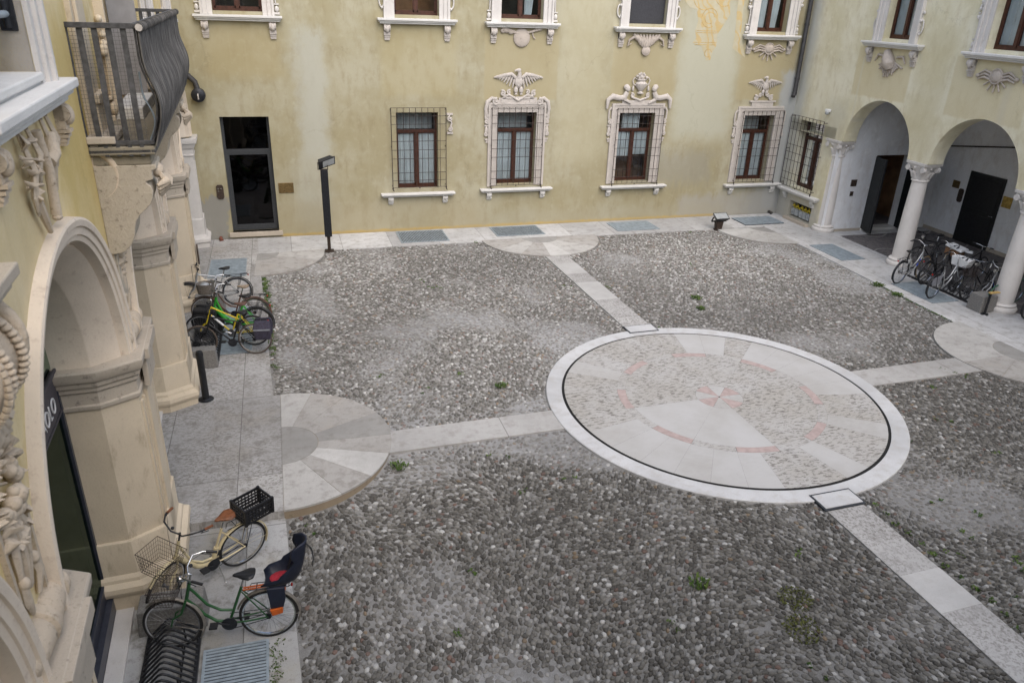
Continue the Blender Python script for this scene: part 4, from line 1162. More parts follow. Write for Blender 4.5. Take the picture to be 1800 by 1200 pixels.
# niche with meters
mb = MB(); mb.quad((.72, .34, .10), (1.95, .34, .10), (1.95, .34, .66), (.72, .34, .66)); mb.build('niche_back', M['interior'], fr, recalc=False)
mb = MB(); mb.box(.66, 1.98, -.16, .0, -.05, .10); mb.build('niche_ledge', M['stone_ledge'], fr, bevel=.015)
def meters():
    e = empty('meter_cluster', fr.matrix_basis @ Vector((1.34, .2, .10)), fr.rotation_euler.z)
    for i in range(6):
        x = -.52 + .2 * i + (.06 if i > 1 else 0)
        mb = MB(); mb.box(x - .075, x + .075, -.10, .06, .06, .28); mb.lathe([(.01, -.02), (.05, -.02), (.05, .0), (.01, .01)], (x, -.11, .20), 12, 'y'); mb.build('meter', M['meter_grey'], e, bevel=.01)
        mb = MB(); mb.tube([(x - .05, 0, .28), (x - .05, 0, .40), (x - .09, -.02, .44)], .02, 8); mb.tube([(x + .05, 0, .28), (x + .05, -.02, .36)], .02, 8); mb.box(x - .10, x + .02, -.06, -.03, .36, .40); mb.build('gas_pipe', M['yellow'], e, smooth=40)
    tag(e, 'row of grey gas meters with yellow pipes in the low wall niche', 'gas meters')
M['meter_grey'] = simple('meter_grey', (.42, .45, .47), .5, 0, .12, 8.3)
bpy.context.view_layer.update()
meters()

# ------------------------------------------------------------------ closing wall behind the viewer (same palace, fourth side)
fn = empty('palace_facade', (17.2, -1.6, 0), PI); tag(fn, 'fourth stuccoed wall of the yard, behind the viewer', 'building facade')
mb = MB(); wall_grid(mb, -1.0, 21.0, -.3, HT, [(3.0, 4.2, 1.3, 3.6), (8.0, 9.2, 1.3, 3.6), (12.0, 13.2, 1.3, 3.6), (3.0, 4.2, 6.2, 8.2), (8.0, 9.2, 6.2, 8.2), (12.0, 13.2, 6.2, 8.2)], .35); mb.build('wall', M['stucco_back'], fn, recalc=False)
for (x, z) in ((3.0, 1.3), (8.0, 1.3), (12.0, 1.3), (3.0, 6.2), (8.0, 6.2), (12.0, 6.2)): casement(fn, x, z, 1.2, 2.3 if z < 3 else 2.0, .25, None)
# ------------------------------------------------------------------ left facade: arches on piers, carved pilasters, balcony
fl = empty('palace_facade', (-1.463, 0, 0), PI / 2 + .041); tag(fl, 'ochre palace wall on the left with tall stone arches and carved pilasters', 'building facade')
PER = 4.75; AR = 1.86; ZS = 3.13
AC = [1.75, 6.50, 11.25, 16.0, 20.75]
PC = [-.625 + PER * k for k in range(6)]     # pier centres: -.625, 4.125, 8.875, 13.625, 18.375, 23.125
HWF, HWI = .515, .715
def plan(pc, e, hf=HWF, hi=HWI, y0=0.0):
    return [(pc - hi - e, .74), (pc - hi - e, .36 - e * .4), (pc - hf - e * .8, y0 - e), (pc + hf + e * .8, y0 - e), (pc + hi + e, .36 - e * .4), (pc + hi + e, .74)]
# wall skin above the piers
mb = MB()
UWL = [(5.62, 6.20, 1.43, 2.1), (10.65, 5.42, 1.2, 2.9), (15.45, 6.2, 1.12, 2.1), (20.2, 6.2, 1.12, 2.1), (1.2, 6.2, 1.12, 2.1)]
BAL = (8.52, 14.25)
def left_wall():
    wall_grid(mb, -3.0, 24.2, 5.22, HT, [(a, a + c, b, b + d) for (a, b, c, d) in UWL], .35, .05)
    sub = MB(); arch_wall(sub, -3.0, 24.2, ZS - .11, 5.22, [(c, AR + .12, ZS - .11) for c in AC], .45)
    mb.add([(p[0], p[1] + .05, p[2]) for p in sub.v], sub.f)
left_wall()
mb.build('wall', M['stucco_left'], fl, recalc=False)

def archivolt(c):
    """moulded arch band with splayed soffit, swept round the half circle"""
    prof = [(1.66, .80), (1.66, .38), (1.665, .36), (1.86, .10), (1.865, .115), (1.89, .12), (1.905, .02), (1.955, .008), (1.96, -.008), (2.03, -.015), (2.035, -.035), (2.09, -.045), (2.115, -.035), (2.125, .06)]
    mb = MB(); n = 56; rings = []
    for i in range(n + 1):
        a = PI * i / n
        rings.append([(c - r * math.cos(a), y, ZS + (r * .935 if r > 0 else r) * math.sin(a)) for (r, y) in prof])
    mb.loft(rings, cap=False, closed=False)
    return mb.build('archivolt', M['stone_arch'], fl, smooth=28, recalc=False)
for c in AC: archivolt(c)

def relief_pilaster(mb, pc, z0=ZS, detail=True):
    """tapered carved panel standing on the impost: bolster below, fruit and ribbon relief, big volute above"""
    zt = z0 + 2.19
    # backing slab with raised border
    YO = .12
    mb.M = Matrix.Translation((0, YO, 0))
    mb.prism([(pc - .24, z0), (pc + .24, z0), (pc + .30, zt), (pc - .30, zt)], -.06, .10)
    for k in (-1, 1):
        mb.prism([(pc + k * .20, z0 + .2), (pc + k * .235, z0 + .2), (pc + k * .295, zt - .05), (pc + k * .255, zt - .05)], -.10, -.05)
        mb.prism([(pc + k * .26, z0 + .05), (pc + k * .285, z0 + .05), (pc + k * .35, zt), (pc + k * .32, zt)], -.045, .04)
    # bolster lying on the ledge
    L = .40
    prof = [(.02, -L), (.085, -L), (.105, -L + .04), (.10, -L + .08), (.115, -L + .10), (.125, -.24), (.135, -.10), (.12, -.065), (.145, -.05), (.145, .03), (.12, .045), (.135, .08), (.125, .24), (.105, L - .10), (.13, L - .08), (.13, L - .02), (.10, L), (.02, L)]
    mb.lathe(prof, (pc, -.05, z0 + .14), 22, 'x')
    if not detail:
        mb.ball((pc, -.10, z0 + 1.0), (.16, .08, .55), 12, 9); mb.ball((pc, -.12, zt - .35), (.22, .12, .28), 14, 10)
        return
    rnd = random.Random(int(pc * 10))
    # ribbons with knots
    for k in (-1, 1):
        pts = [(pc + k * .05, -.09, z0 + .98), (pc + k * .13, -.10, z0 + .80), (pc + k * .10, -.085, z0 + .62), (pc + k * .15, -.10, z0 + .46), (pc + k * .09, -.09, z0 + .32)]
        mb.tube(pts, [.03, .042, .03, .045, .022], 7, flat=.7)
        mb.tube([(pc + k * .02, -.09, z0 + .95), (pc + k * .04, -.10, z0 + .7), (pc + k * .01, -.085, z0 + .45)], [.03, .035, .018], 7)
        mb.ball((pc + k * .12, -.10, z0 + .56), (.04, .035, .045), 8, 6)
    # fruit and leaves
    for i in range(22):
        a = rnd.uniform(0, 2 * PI); q = rnd.uniform(0, 1)
        mb.ball((pc + .17 * q * math.cos(a), -.105 - .05 * (1 - q), z0 + 1.10 + .20 * q * math.sin(a)), rnd.uniform(.032, .058), 10, 7)
    for i in range(34):
        a = rnd.uniform(0, 2 * PI); q = rnd.uniform(.6, 1.25); x = pc + .17 * q * math.cos(a); z = z0 + 1.10 + .24 * q * math.sin(a); b = a + rnd.uniform(-.6, .6)
        mb.tube([(x, -.085, z), (x + .05 * math.cos(b), -.135, z + .05 * math.sin(b)), (x + .11 * math.cos(b), -.085, z + .11 * math.sin(b))], [.010, .034, .003], 6, flat=.30)
    for i in range(14):
        a = rnd.uniform(-.3, PI + .3); x = pc + .12 * math.cos(a); z = z0 + 1.28 + .06 * math.sin(a)
        mb.tube([(x, -.08, z), (x + .09 * math.cos(a), -.13, z + .07 * math.sin(a)), (x + .16 * math.cos(a), -.09, z + .12 * math.sin(a))], [.02, .045, .01], 7, flat=.5)
    # shell
    for i in range(11):
        a = R(-8 + 196 * i / 10)
        mb.tube([(pc, -.09, z0 + 1.44), (pc + .13 * math.cos(a), -.14, z0 + 1.46 + .13 * math.sin(a)), (pc + .23 * math.cos(a), -.10, z0 + 1.48 + .20 * math.sin(a))], [.018, .036, .032], 7)
    mb.ball((pc, -.13, z0 + 1.45), .06, 10, 7)
    # volute seen from the side: spiral on both flanks and a beaded edge
    zc_ = zt - .30
    for k in (-1, 1):
        mb.tube([(p[0], p[1], p[2]) for p in [(pc + k * .27, -.02 - .30 * math.sin(t) * (1 - .55 * t / 7), zc_ + .02 + .30 * math.cos(t) * (1 - .55 * t / 7)) for t in [i * .25 for i in range(30)]]], [.045 - .0009 * i for i in range(30)], 8)
    mb.lathe([(.02, -.26), (.26, -.26), (.28, -.2), (.24, 0), (.28, .2), (.26, .26), (.02, .26)], (pc, -.03, zc_), 30, 'x')
    for i in range(21):
        t = R(-50 + 150 * i / 20)
        for q in (-.13, .13): mb.ball((pc + q, -.03 - .285 * math.cos(t), zc_ + .285 * math.sin(t)), (.034, .03, .019), 9, 7)
        mb.tube([(pc - .26, -.03 - .30 * math.cos(t), zc_ + .3 * math.sin(t)), (pc - .26, -.03 - .30 * math.cos(t + .09), zc_ + .30 * math.sin(t + .09))], .022, 6)
    for i in range(7):
        a = R(200 + 140 * i / 6); mb.tube([(pc + .05 * math.cos(a), -.12, zc_ - .25), (pc + .2 * math.cos(a), -.15, zc_ - .28 + .12 * math.sin(a)), (pc + .28 * math.cos(a), -.10, zc_ - .28 + .26 * math.sin(a))], [.02, .05, .012], 7)

def pier(pc, detail):
    rings = []
    for (z, e) in [(-.5, .13), (.14, .13), (.15, .16), (.20, .175), (.26, .165), (.285, .13), (.30, .10), (.34, .09), (.38, .05), (.42, .045), (.82, .045), (.835, .04), (.84, .0), (2.64, .0)]:
        rings.append([(p[0], p[1], z) for p in plan(pc, e)])
    mb = MB(); mb.loft(rings)
    # raised fillets on the front face
    for k in (-1, 1):
        for (o0, o1, y) in ((.30, .335, -.03), (.40, .475, -.025)):
            a, b = sorted((pc + k * o0, pc + k * o1)); mb.box(a, b, y, .05, .845, 2.53)
    mb.box(pc - .19, pc + .19, -.045, .05, .43, 2.53)
    p = mb.build('pier', M['stone_pier'], fl, smooth=25)
    rings = []
    for (z, e) in [(2.62, .0), (2.63, .025), (2.68, .03), (2.69, .01), (2.84, .01), (2.85, .035), (2.90, .04), (2.92, .06), (2.98, .07), (2.99, .09), (3.045, .115), (3.11, .12), (3.13, .11)]:
        rings.append([(q[0], q[1], z) for q in plan(pc, e)])
    mb = MB(); mb.loft(rings)
    mb.box(pc - .36, pc + .36, -.16, -.06, 3.0, 3.125); mb.box(pc - .30, pc + .30, -.11, -.05, 2.63, 2.98)
    mb.build('impost', M['stone_ledge'], p, smooth=25, bevel=.006)
    mb = MB(); relief_pilaster(mb, pc, ZS, detail); mb.build('carved_pilaster', M['stone_carved'], p, smooth=50)
    # slab crowning the carved pilaster
    mb = MB(); mb.box(pc - .33, pc + .33, -.17, .05, ZS + 2.20, ZS + 2.26); mb.box(pc - .38, pc + .38, -.21, .05, ZS + 2.26, ZS + 2.33)
    mb.build('cornice_slab', M['stone_ledge'], p, bevel=.01)
for i, pc in enumerate(PC[:5]): pier(pc, i in (1, 2, 3))
# half pier in the corner, of whiter stone
mb = MB(); rings = []
for (z, e) in [(-.3, .13), (.14, .13), (.18, .17), (.26, .165), (.30, .10), (.38, .05), (.82, .045), (.84, .0), (2.60, .0), (2.61, .03), (2.64, .03), (2.65, .01), (2.80, .012), (2.81, .05), (2.88, .08), (2.94, .10), (2.95, .13), (3.04, .15), (3.09, .145)]:
    P = plan(23.10, e, .40, .45); rings.append([(q[0], q[1] if i not in () else q[1], z) for i, q in enumerate(P)])
mb.loft(rings)
for (o0, o1) in ((-.30, -.26), (-.40, -.36)): mb.box(23.10 + o0, 23.10 + o1, -.03, .05, .86, 2.46)
mb.build('pier', M['stone_white'], fl, smooth=25)

# shopfronts closing the arches
M['shop_band'] = simple('grey_purple_band', (.062, .057, .066), .6, 0, .1, 6.0)
M['shop_frame'] = simple('shop_frame', (.05, .055, .075), .4, .3, .1, 9.0)
M['panel_green'] = simple('pale_green_panel', (.46, .55, .46), .8, 0, .1, 3.0)
M['dark_room'] = simple('shop_room', (.10, .105, .09), .9, 0, .3, 2.0)
M['letter'] = simple('white_letters', (.72, .72, .72), .6, 0, .05, 9.0)
def shopfront(c, sign=False):
    y = .74; zb = -.05
    mb = MB()
    for (a, b, z0, z1) in ((c - 1.68, c - 1.60, zb, ZS), (c + 1.60, c + 1.68, zb, ZS), (c - 1.6, c + 1.6, zb, .30)): mb.box(a, b, y - .03, y + .08, z0, z1)
    mb.box(c - 1.66, c + 1.66, y - .10, y - .03, zb - .1, .12)
    s_ = mb.build('shopfront', M['shop_frame'], fl, bevel=.004)
    mb = MB(); mb.box(c - 1.66, c + 1.66, y - .02, y + .06, 2.70, 3.12); mb.box(c - 1.68, c + 1.68, y - .045, y - .02, 3.12, 3.16); mb.box(c - 1.68, c + 1.68, y - .035, y - .02, 2.68, 2.70)
    bd = mb.build('sign_band', M['shop_band'], s_, bevel=.003)
    if sign:
        cu = bpy.data.curves.new('lettering', 'FONT'); cu.body = 'PAOLO'; cu.size = .25; cu.extrude = .006; cu.offset = -.004; cu.space_character = 1.12; cu.align_x = 'RIGHT'
        t0 = bpy.data.objects.new('lettering', cu); COL.objects.link(t0); bpy.context.view_layer.update()
        me = bpy.data.meshes.new_from_object(t0.evaluated_get(bpy.context.evaluated_depsgraph_get())); bpy.data.objects.remove(t0)
        t = bpy.data.objects.new('lettering', me); COL.objects.link(t); t.parent = bd
        t.location = (c + 1.42, y - .03, 2.80); t.rotation_euler = (PI / 2, 0, 0); t.scale = (.82, 1.0, 1); me.materials.clear(); me.materials.append(M['letter'])
    mb = MB(); mb.quad((c - 1.6, y, .3), (c + 1.6, y, .3), (c + 1.6, y, 2.68), (c - 1.6, y, 2.68))
    v = [(c - 1.66 * math.cos(PI * i / 24), y, ZS + .03 + 1.56 * math.sin(PI * i / 24)) for i in range(25)]
    mb.add(v, [tuple(range(25))]); mb.build('pane', M['glass_green'], s_, recalc=False)
    mb = MB(); q = 3.4
    A = [(c - 2.0, -.3), (c + 2.0, -.3), (c + 2.0, 4.8), (c - 2.0, 4.8)]
    mb.quad(*[(p[0], q, p[1]) for p in A])
    for i in range(4):
        p, r = A[i], A[(i + 1) % 4]; mb.quad((p[0], y + .12, p[1]), (r[0], y + .12, r[1]), (r[0], q, r[1]), (p[0], q, p[1]))
    mb.build('room', M['dark_room'], s_, recalc=False)
    mb = MB(); mb.box(c + .1, c + 1.15, y + .5, y + .56, -.1, 2.1); mb.box(c + 1.2, c + 1.35, y + .9, y + 1.4, 2.2, 2.5); mb.box(c - 1.3, c - .2, y + .7, y + .76, -.1, 2.0); mb.build('screen', M['panel_green'], s_)
    mb = MB(); mb.box(c - 1.9, c + 1.9, y - .30, y - .1, -.35, ZLOW + .06 if c < 9 else .06); mb.build('doorstep', M['stone_white'], s_, bevel=.008)
for i, c in enumerate(AC): shopfront(c, i == 1)

# upper windows of the left wall
def left_window(x, z0, w, h, sillon=True, door=False):
    win = casement(fl, x, z0, w, h, 0, None, y=.34)
    mb = MB()
    mb.M = Matrix.Translation((0, .05, 0)); frame_stone(mb, x, z0 - .06, w, h, .24, True, .07)
    mb.box(x - .02, x + .0, .0, .30, z0, z0 + h); mb.box(x + w, x + w + .02, .0, .30, z0, z0 + h)
    upper_scrolls(mb, x, w, z0 - .06, h, 'bead', .24)
    mb.build('stone_surround', M['stone_pier'] if door else M['stone_white'], win, smooth=40, bevel=.006)
    if sillon:
        mb = MB(); mb.M = Matrix.Translation((0, .05, 0)); sill(mb, x - .62, x + w + .50, z0 - .08, .20, .18); mb.box(x - .3, x + w + .3, -.02, .02, z0 - .12, z0 - .065); mb.box(x + .002, x + w - .002, -.05, .33, z0 - .06, z0 + .006)
        mb.build('sill', M['sill'], win, bevel=.014)
        for xx in (x - .30, x + w + .36):
            mb = MB(); mb.M = Matrix.Translation((0, .05, 0)); bracket(mb, xx, z0 - .26, .36, .15, .13); mb.build('bracket', M['stone_carved'], win, smooth=40)
        mb = MB(); mb.M = Matrix.Translation((0, .05, 0)); rnd = random.Random(int(x * 7))
        cx = x + w / 2
        # hanging trophy of arms: rods, ribbons, quivers
        mb.tube([(cx + .05, -.06, z0 - .34), (cx + .10, -.08, z0 - .62), (cx + .12, -.06, z0 - .98)], [.036, .034, .04], 9); mb.ball((cx + .12, -.06, z0 - 1.0), (.045, .04, .03), 9, 6)
        for (dx, L) in ((-.36, .58), (.34, .55), (.52, .40), (-.12, .42)):
            mb.tube([(cx + dx, -.04, z0 - .30), (cx + dx + .05, -.08, z0 - .30 - L * .45), (cx + dx - .02, -.06, z0 - .30 - L * .75), (cx + dx + .06, -.04, z0 - .30 - L)], [.022, .034, .036, .014], 8, flat=.7)
        for i in range(20):
            a = rnd.uniform(0, 2 * PI); px = cx + rnd.uniform(-.46, -.20); pz = z0 - rnd.uniform(.34, .74)
            mb.tube([(px, -.04, pz), (px + .05 * math.cos(a), -.09, pz + .05 * math.sin(a)), (px + .12 * math.cos(a), -.05, pz + .12 * math.sin(a))], [.012, .036, .004], 7, flat=.4)
        mb.tube([(cx - .30, -.05, z0 - .75), (cx - .24, -.06, z0 - .92), (cx - .12, -.05, z0 - 1.05)], [.035, .03, .02], 7)
        mb.tube([(cx + .20, -.07, z0 - .60), (cx + .30, -.09, z0 - .55), (cx + .40, -.07, z0 - .42)], [.05, .055, .04], 8)
        mb.build('relief', M['stone_carved'], win, smooth=50)
    return win
w1 = left_window(*UWL[0]); left_window(*UWL[2]); left_window(*UWL[3]); left_window(*UWL[4])
w2 = left_window(*UWL[1], sillon=False, door=True)
mb = MB(); mb.M = Matrix.Translation((UWL[1][0] + UWL[1][2] - .02, .10, 0)) @ Matrix.Rotation(R(-78), 4, 'Z'); mb.box(0, .34, -.02, .02, 5.48, 8.3); mb.build('shutter', M['shutter_grey'] if 'shutter_grey' in M else simple('grey_shutter', (.26, .25, .245), .7, 0, .1, 6.0), w2, bevel=.005)
# handrail bar in the near window
mb = MB(); a = UWL[0][0] + UWL[0][2]
mb.tube([(a - .85, .16, 6.62), (a - .01, .16, 6.62)], .026, 12); mb.build('guard_rail', M['galv'], w1, smooth=40)
mb = MB(); mb.tube([(a - .012, .16, 6.52), (a - .012, .16, 6.72)], [.055, .055], 16, flat=.55); mb.box(a - .02, a - .004, .10, .22, 6.50, 6.74); mb.build('rail_plate', M['dark_metal'], w1, bevel=.01)
# stucco pilaster strips beside the balcony door
for xc in (9.02, 13.5):
    mb = MB()
    mb.box(xc - .30, xc + .30, .0, .06, 5.4, HT - .5); mb.box(xc - .20, xc + .20, -.035, .0, 5.83, HT - .5)
    mb.box(xc - .25, xc + .25, -.07, .0, 5.4, 5.75); mb.box(xc - .28, xc + .28, -.10, .0, 5.75, 5.83)
    mb.build('pilaster_strip', M['stone_pier'], fl, bevel=.008)

# balcony
M['stone_mossy'] = stone('stone_mossy', (.24, .215, .165), (.06, .055, .035), .85, 3.0)
def balcony():
    z0 = 5.36; out = .56; x0, x1 = BAL
    mb = MB(); mb.box(x0, x1, -out, .05, z0 - .09, z0); mb.box(x0 + .06, x1 - .06, -out + .06, .05, z0 - .20, z0 - .09)
    b = mb.build('balcony', M['stone_mossy'], fl, bevel=.015)
    zt = z0 + 1.13
    # bellied iron bars
    def belly(t):   # t 0..1 bottom to top -> extra outward offset
        if t < .34: return .095 * math.sin(PI / 2 * (t / .34)) ** 1.2
        if t < .74: return .095 * (.5 + .5 * math.cos(PI * (t - .34) / .40))
        return 0.0
    H = zt - z0 - .03
    def prof(): return [(i / 16) for i in range(17)]
    mb = MB(); n = 26
    for i in range(n + 1):
        x = x0 + .04 + (x1 - x0 - .08) * i / n
        mb.tube([(x, -out + .02 - belly(t), z0 + .03 + H * t) for t in prof()], .011, 6)
    mb.build('front_bars', M['rail_iron'], b, smooth=50)
    for xx, k in ((x0 + .03, -1), (x1 - .03, 1)):
        mb = MB()
        for j in range(5):
            y = -out + .12 + j * .125
            mb.loft([[(xx + k * belly(t) * .35 - .007, y - .026, z0 - .02 + (H + .05) * t), (xx + k * belly(t) * .35 + .007, y - .026, z0 - .02 + (H + .05) * t), (xx + k * belly(t) * .35 + .007, y + .026, z0 - .02 + (H + .05) * t), (xx + k * belly(t) * .35 - .007, y + .026, z0 - .02 + (H + .05) * t)] for t in prof()])
        mb.build('side_bars', M['rail_iron'], b, smooth=50)
        mb = MB(); mb.quad((xx + .012, -out + .04, z0 + .05), (xx + .012, .03, z0 + .05), (xx + .012, .03, zt - .03), (xx + .012, -out + .04, zt - .03)); mb.build('wire_netting', M['net'], b, recalc=False)
    mb = MB()
    for zz, w_ in ((zt, .05), (z0 + .035, .04), (z0 - .05, .035)):
        mb.box(x0, x1, -out - .005, -out + .04, zz - w_ * .5, zz + w_ * .5)
        for xx in (x0, x1 - .045): mb.box(xx, xx + .045, -out + .04, .05, zz - w_ * .5, zz + w_ * .5)
    for q in range(4):
        for xx in (x0 + .002, x1 - .04): mb.box(xx, xx + .03, -out + .10 + q * .11, -out + .14 + q * .11, z0 - .10, z0 + .02)
    mb.build('handrail', M['rail_iron'], b, bevel=.004)
    # reed screen on the outside of the front, rolled over the rail
    mb = MB(); rows = []
    ts = [i / 26 for i in range(27)]
    N = 420
    rnd = random.Random(5)
    jit = [rnd.uniform(-.004, .004) for _ in range(N + 1)]
    for t in ts:
        rows.append([(x0 - .02 + (x1 - x0 + .05) * i / N, -out - .025 - belly(t) - .006 * (i % 2) + jit[i], z0 + .0 + (H + .06) * t) for i in range(N + 1)])
    mb.loft(rows, cap=False, closed=False)
    sc_ = mb.build('reed_screen', M['reed'], b, recalc=False)
    so_ = sc_.modifiers.new('Solid', 'SOLIDIFY'); so_.thickness = .012
    mb = MB(); mb.tube([(x0 - .03, -out - .03, zt - .01), (x1 + .03, -out - .03, zt - .01)], .042, 10)
    for i in range(46): x = x0 + (x1 - x0) * (i + .5) / 46; mb.tube([(x, -out - .03, zt - .01), (x + .004, -out - .03, zt - .01)], .047, 10)
    mb.build('reed_roll', M['reed'], sc_, smooth=50)
    mb = MB(); mb.tube([(x0 - .035, -out - .03, zt - .01), (x0 - .028, -out - .03, zt - .01)], .034, 10); mb.build('roll_end', M['stone_orn'], sc_)
    # stone threshold inside and pale cover strip on the near corner
    mb = MB(); mb.box(10.35, 11.9, -.30, .02, z0 + .0, z0 + .14); mb.build('threshold', M['sill'], b, bevel=.012)
    mb = MB(); mb.tube([(x0 + .05, -out + .04 - belly(t) * .8, z0 + .03 + H * t * .62) for t in prof()], .03, 6, flat=.3); mb.build('corner_strip', M['galv'], b, smooth=50)
    # consoles
    for pc in (8.82, 13.75):
        z1 = z0 - .20
        P = [(.05, z1), (-.53, z1), (-.54, z1 - .04), (-.49, z1 - .06), (-.485, z1 - .13), (-.49, z1 - .15), (-.42, z1 - .17), (-.42, z1 - .19), (-.455, z1 - .22), (-.47, z1 - .27), (-.46, z1 - .34), (-.43, z1 - .41), (-.38, z1 - .46), (-.31, z1 - .52), (-.265, z1 - .58), (-.24, z1 - .66), (-.225, z1 - .74), (-.20, z1 - .80), (-.16, z1 - .86), (-.10, z1 - .91), (-.04, z1 - .93), (.05, z1 - .935)]
        mb = MB(); mb.prism(P, pc - .25, pc + .25, 'yz')
        mb.box(pc - .16, pc + .16, .0, .05, z1 - 1.5, z1 - .93)
        mb.build('console', M['stone_console'], b, smooth=35, bevel=.008)
        mb = MB()
        rnd = random.Random(9)
        for i in range(10):
            a = R(200 + 120 * i / 9); mb.tube([(pc + .05 * math.cos(a), -out + .02, z0 - .32), (pc + .16 * math.cos(a), -out - .04, z0 - .36 + .1 * math.sin(a)), (pc + .24 * math.cos(a), -out + .04, z0 - .34 + .24 * math.sin(a))], [.025, .05, .015], 7)
        mb.ball((pc, -out + .04, z0 - .30), (.12, .07, .08), 10, 7)
        mb.build('acanthus', M['stone_carved'], b, smooth=50)
balcony()
# ------------------------------------------------------------------ things fixed to the walls
def on_wall(o, face, x, y, z):
    o.location = face.matrix_basis @ Vector((x, y, z)); o.rotation_euler = (0, 0, face.rotation_euler.z)
def plate(name, face, x, z, w, h, label, cat, mat, y=0.0, face_yz=False, rounded=False):
    mb = MB()
    if rounded:
        P = [(-w / 2, -h * .38), (-w * .3, -h / 2), (w * .3, -h / 2), (w / 2, -h * .38), (w / 2, h * .38), (w * .3, h / 2), (-w * .3, h / 2), (-w / 2, h * .38)]
        mb.prism(P, -.03, .0)
    else: mb.box(-w / 2, w / 2, -.025, .0, -h / 2, h / 2)
    o = mb.build(name, mat, None, bevel=.006); on_wall(o, face, x, y, z); tag(o, label, cat)
    return o
p = plate('intercom', fb, -1.86, 1.43, .20, .42, 'oval-ended dark bronze intercom plate left of the glazed door', 'intercom', M['bronze'], rounded=True)
mb = MB()
for (x, z) in ((-.04, .1), (.04, .1), (-.04, .03)): mb.box(x - .02, x + .02, -.036, -.028, z - .02, z + .02)
mb.build('button', M['chrome'], p)
plate('wall_plaque', fb, .0, 1.49, .43, .30, 'plain aged brass plaque right of the glazed door', 'plaque', M['brass'])
# loggia plates
fx = lambda d: None
def plate_end(name, d, z, w, h, label, cat, mat):
    mb = MB(); mb.box(0, .025, -w / 2, w / 2, -h / 2, h / 2); o = mb.build(name, mat, None, bevel=.005)
    on_wall(o, fr, YE1, d, z); tag(o, label, cat); return o
plate_end('wall_plaque', .93, 1.66, .22, .22, 'small brown plaque on the white loggia wall beside the first column', 'plaque', M['bronze'])
plate_end('doorbell', .93, 1.30, .12, .15, 'little doorbell plate under the brown plaque', 'doorbell', M['bronze'])
plate('wall_plaque', fr, 3.50, 1.73, .28, .24, 'small bronze plaque left of the dark loggia door', 'plaque', M['brass'], y=LX - .002)
plate('intercom', fr, 3.78, 1.42, .20, .44, 'dark rounded intercom plate beside the dark loggia door', 'intercom', M['bronze'], y=LX - .002, rounded=True)
p = plate('wall_plaque', fr, 5.55, 1.62, .34, .34, 'shiny brass plaque right of the dark loggia door', 'plaque', M['gold'] if 'gold' in M else simple('polished_brass', (.42, .30, .09), .35, .7, .3, 12.0), y=LX - .002)
p = plate('wall_box', fl, 18.30, 1.15, .20, .46, 'dark oval plate on the pier behind the left bicycles', 'intercom', M['bronze'], y=-.075, rounded=True)
# dome camera
e = empty('security_camera'); on_wall(e, fr, 1.88, 0, 3.86); tag(e, 'white dome security camera between the corner window and the first arch', 'camera')
mb = MB(); mb.box(-.075, .075, -.14, 0, -.02, .07); mb.build('housing', M['white_plastic'], e, bevel=.02)
mb = MB(); mb.ball((0, -.08, -.05), (.07, .07, .06), 14, 9); mb.build('dome', M['lamp_glass'], e, smooth=60)
# downpipe
e = empty('downpipe', (17.02, 23.20, 4.2)); tag(e, 'dark grey downpipe in the corner ending above the lower windows', 'downpipe')
mb = MB(); mb.tube([(0, 0, 7.3), (0, 0, .12), (-.03, -.03, .02), (-.10, -.08, -.08)], .072, 14); mb.build('pipe', M['lead'], e, smooth=40)
mb = MB()
for z in (.5, 2.2, 3.9, 5.6): mb.lathe([(.070, z - .03), (.084, z - .03), (.084, z + .03), (.070, z + .03)], (0, 0, 0), 16)
mb.lathe([(.055, -.02), (.078, -.02), (.08, .06), (.06, .08)], (-.02, -.02, 0), 16)
mb.build('collar', M['lead'], e, smooth=40)
# drum lamp near the left corner
e = empty('wall_lamp', (-2.12, YBW, 4.18)); tag(e, 'round dark drum lamp on a bent pipe high in the left corner', 'wall lamp')
mb = MB(); mb.tube([(-.55, -.10, .85), (-.12, -.12, .42), (-.02, -.14, .32), (.02, -.16, .14)], .075, 12); mb.build('pipe', M['lead'], e, smooth=40)
mb = MB(); mb.lathe([(.01, -.05), (.17, -.05), (.185, -.08), (.185, -.26), (.15, -.29), (.01, -.30)], (.03, .0, -.02), 24, 'y'); mb.build('drum', M['dark_metal'], e, smooth=40)
mb = MB(); mb.tube([(.03, -.30, .02), (.03, -.33, -.03), (.03, -.30, -.12)], .02, 8); mb.build('spout', M['stone_orn'], e, smooth=40)

# ------------------------------------------------------------------ lamps, posts, blocks, racks
e = empty('lamp_post', (1.05, 21.62, 0)); tag(e, 'black square post with a tilted floodlight on top', 'lamp post')
mb = MB(); mb.box(-.13, .13, -.13, .13, .0, .025); mb.box(-.045, .045, -.045, .045, .02, .5); mb.build('foot', M['brown_iron'] if 'brown_iron' in M else simple('rusty_foot', (.04, .028, .022), .6, .3, .3, 20.0), e, bevel=.004)
mb = MB(); mb.box(-.10, .10, -.09, .09, .45, 2.36)
for x in (-.055, 0, .055): mb.box(x - .008, x + .008, -.096, -.088, .48, 2.33)
mb.build('post', M['dark_metal'], e, bevel=.008)
mb = MB(); mb.box(-.17, -.155, -.03, .03, 2.36, 2.56); mb.box(.10, .115, -.03, .03, 2.36, 2.48); mb.box(-.17, .115, -.03, .03, 2.36, 2.375); mb.build('bracket', M['iron'], e)
T = Matrix.Translation((0, -.02, 2.56)) @ Matrix.Rotation(R(20), 4, 'Z') @ Matrix.Rotation(R(-14), 4, 'Y') @ Matrix.Rotation(R(32), 4, 'X')
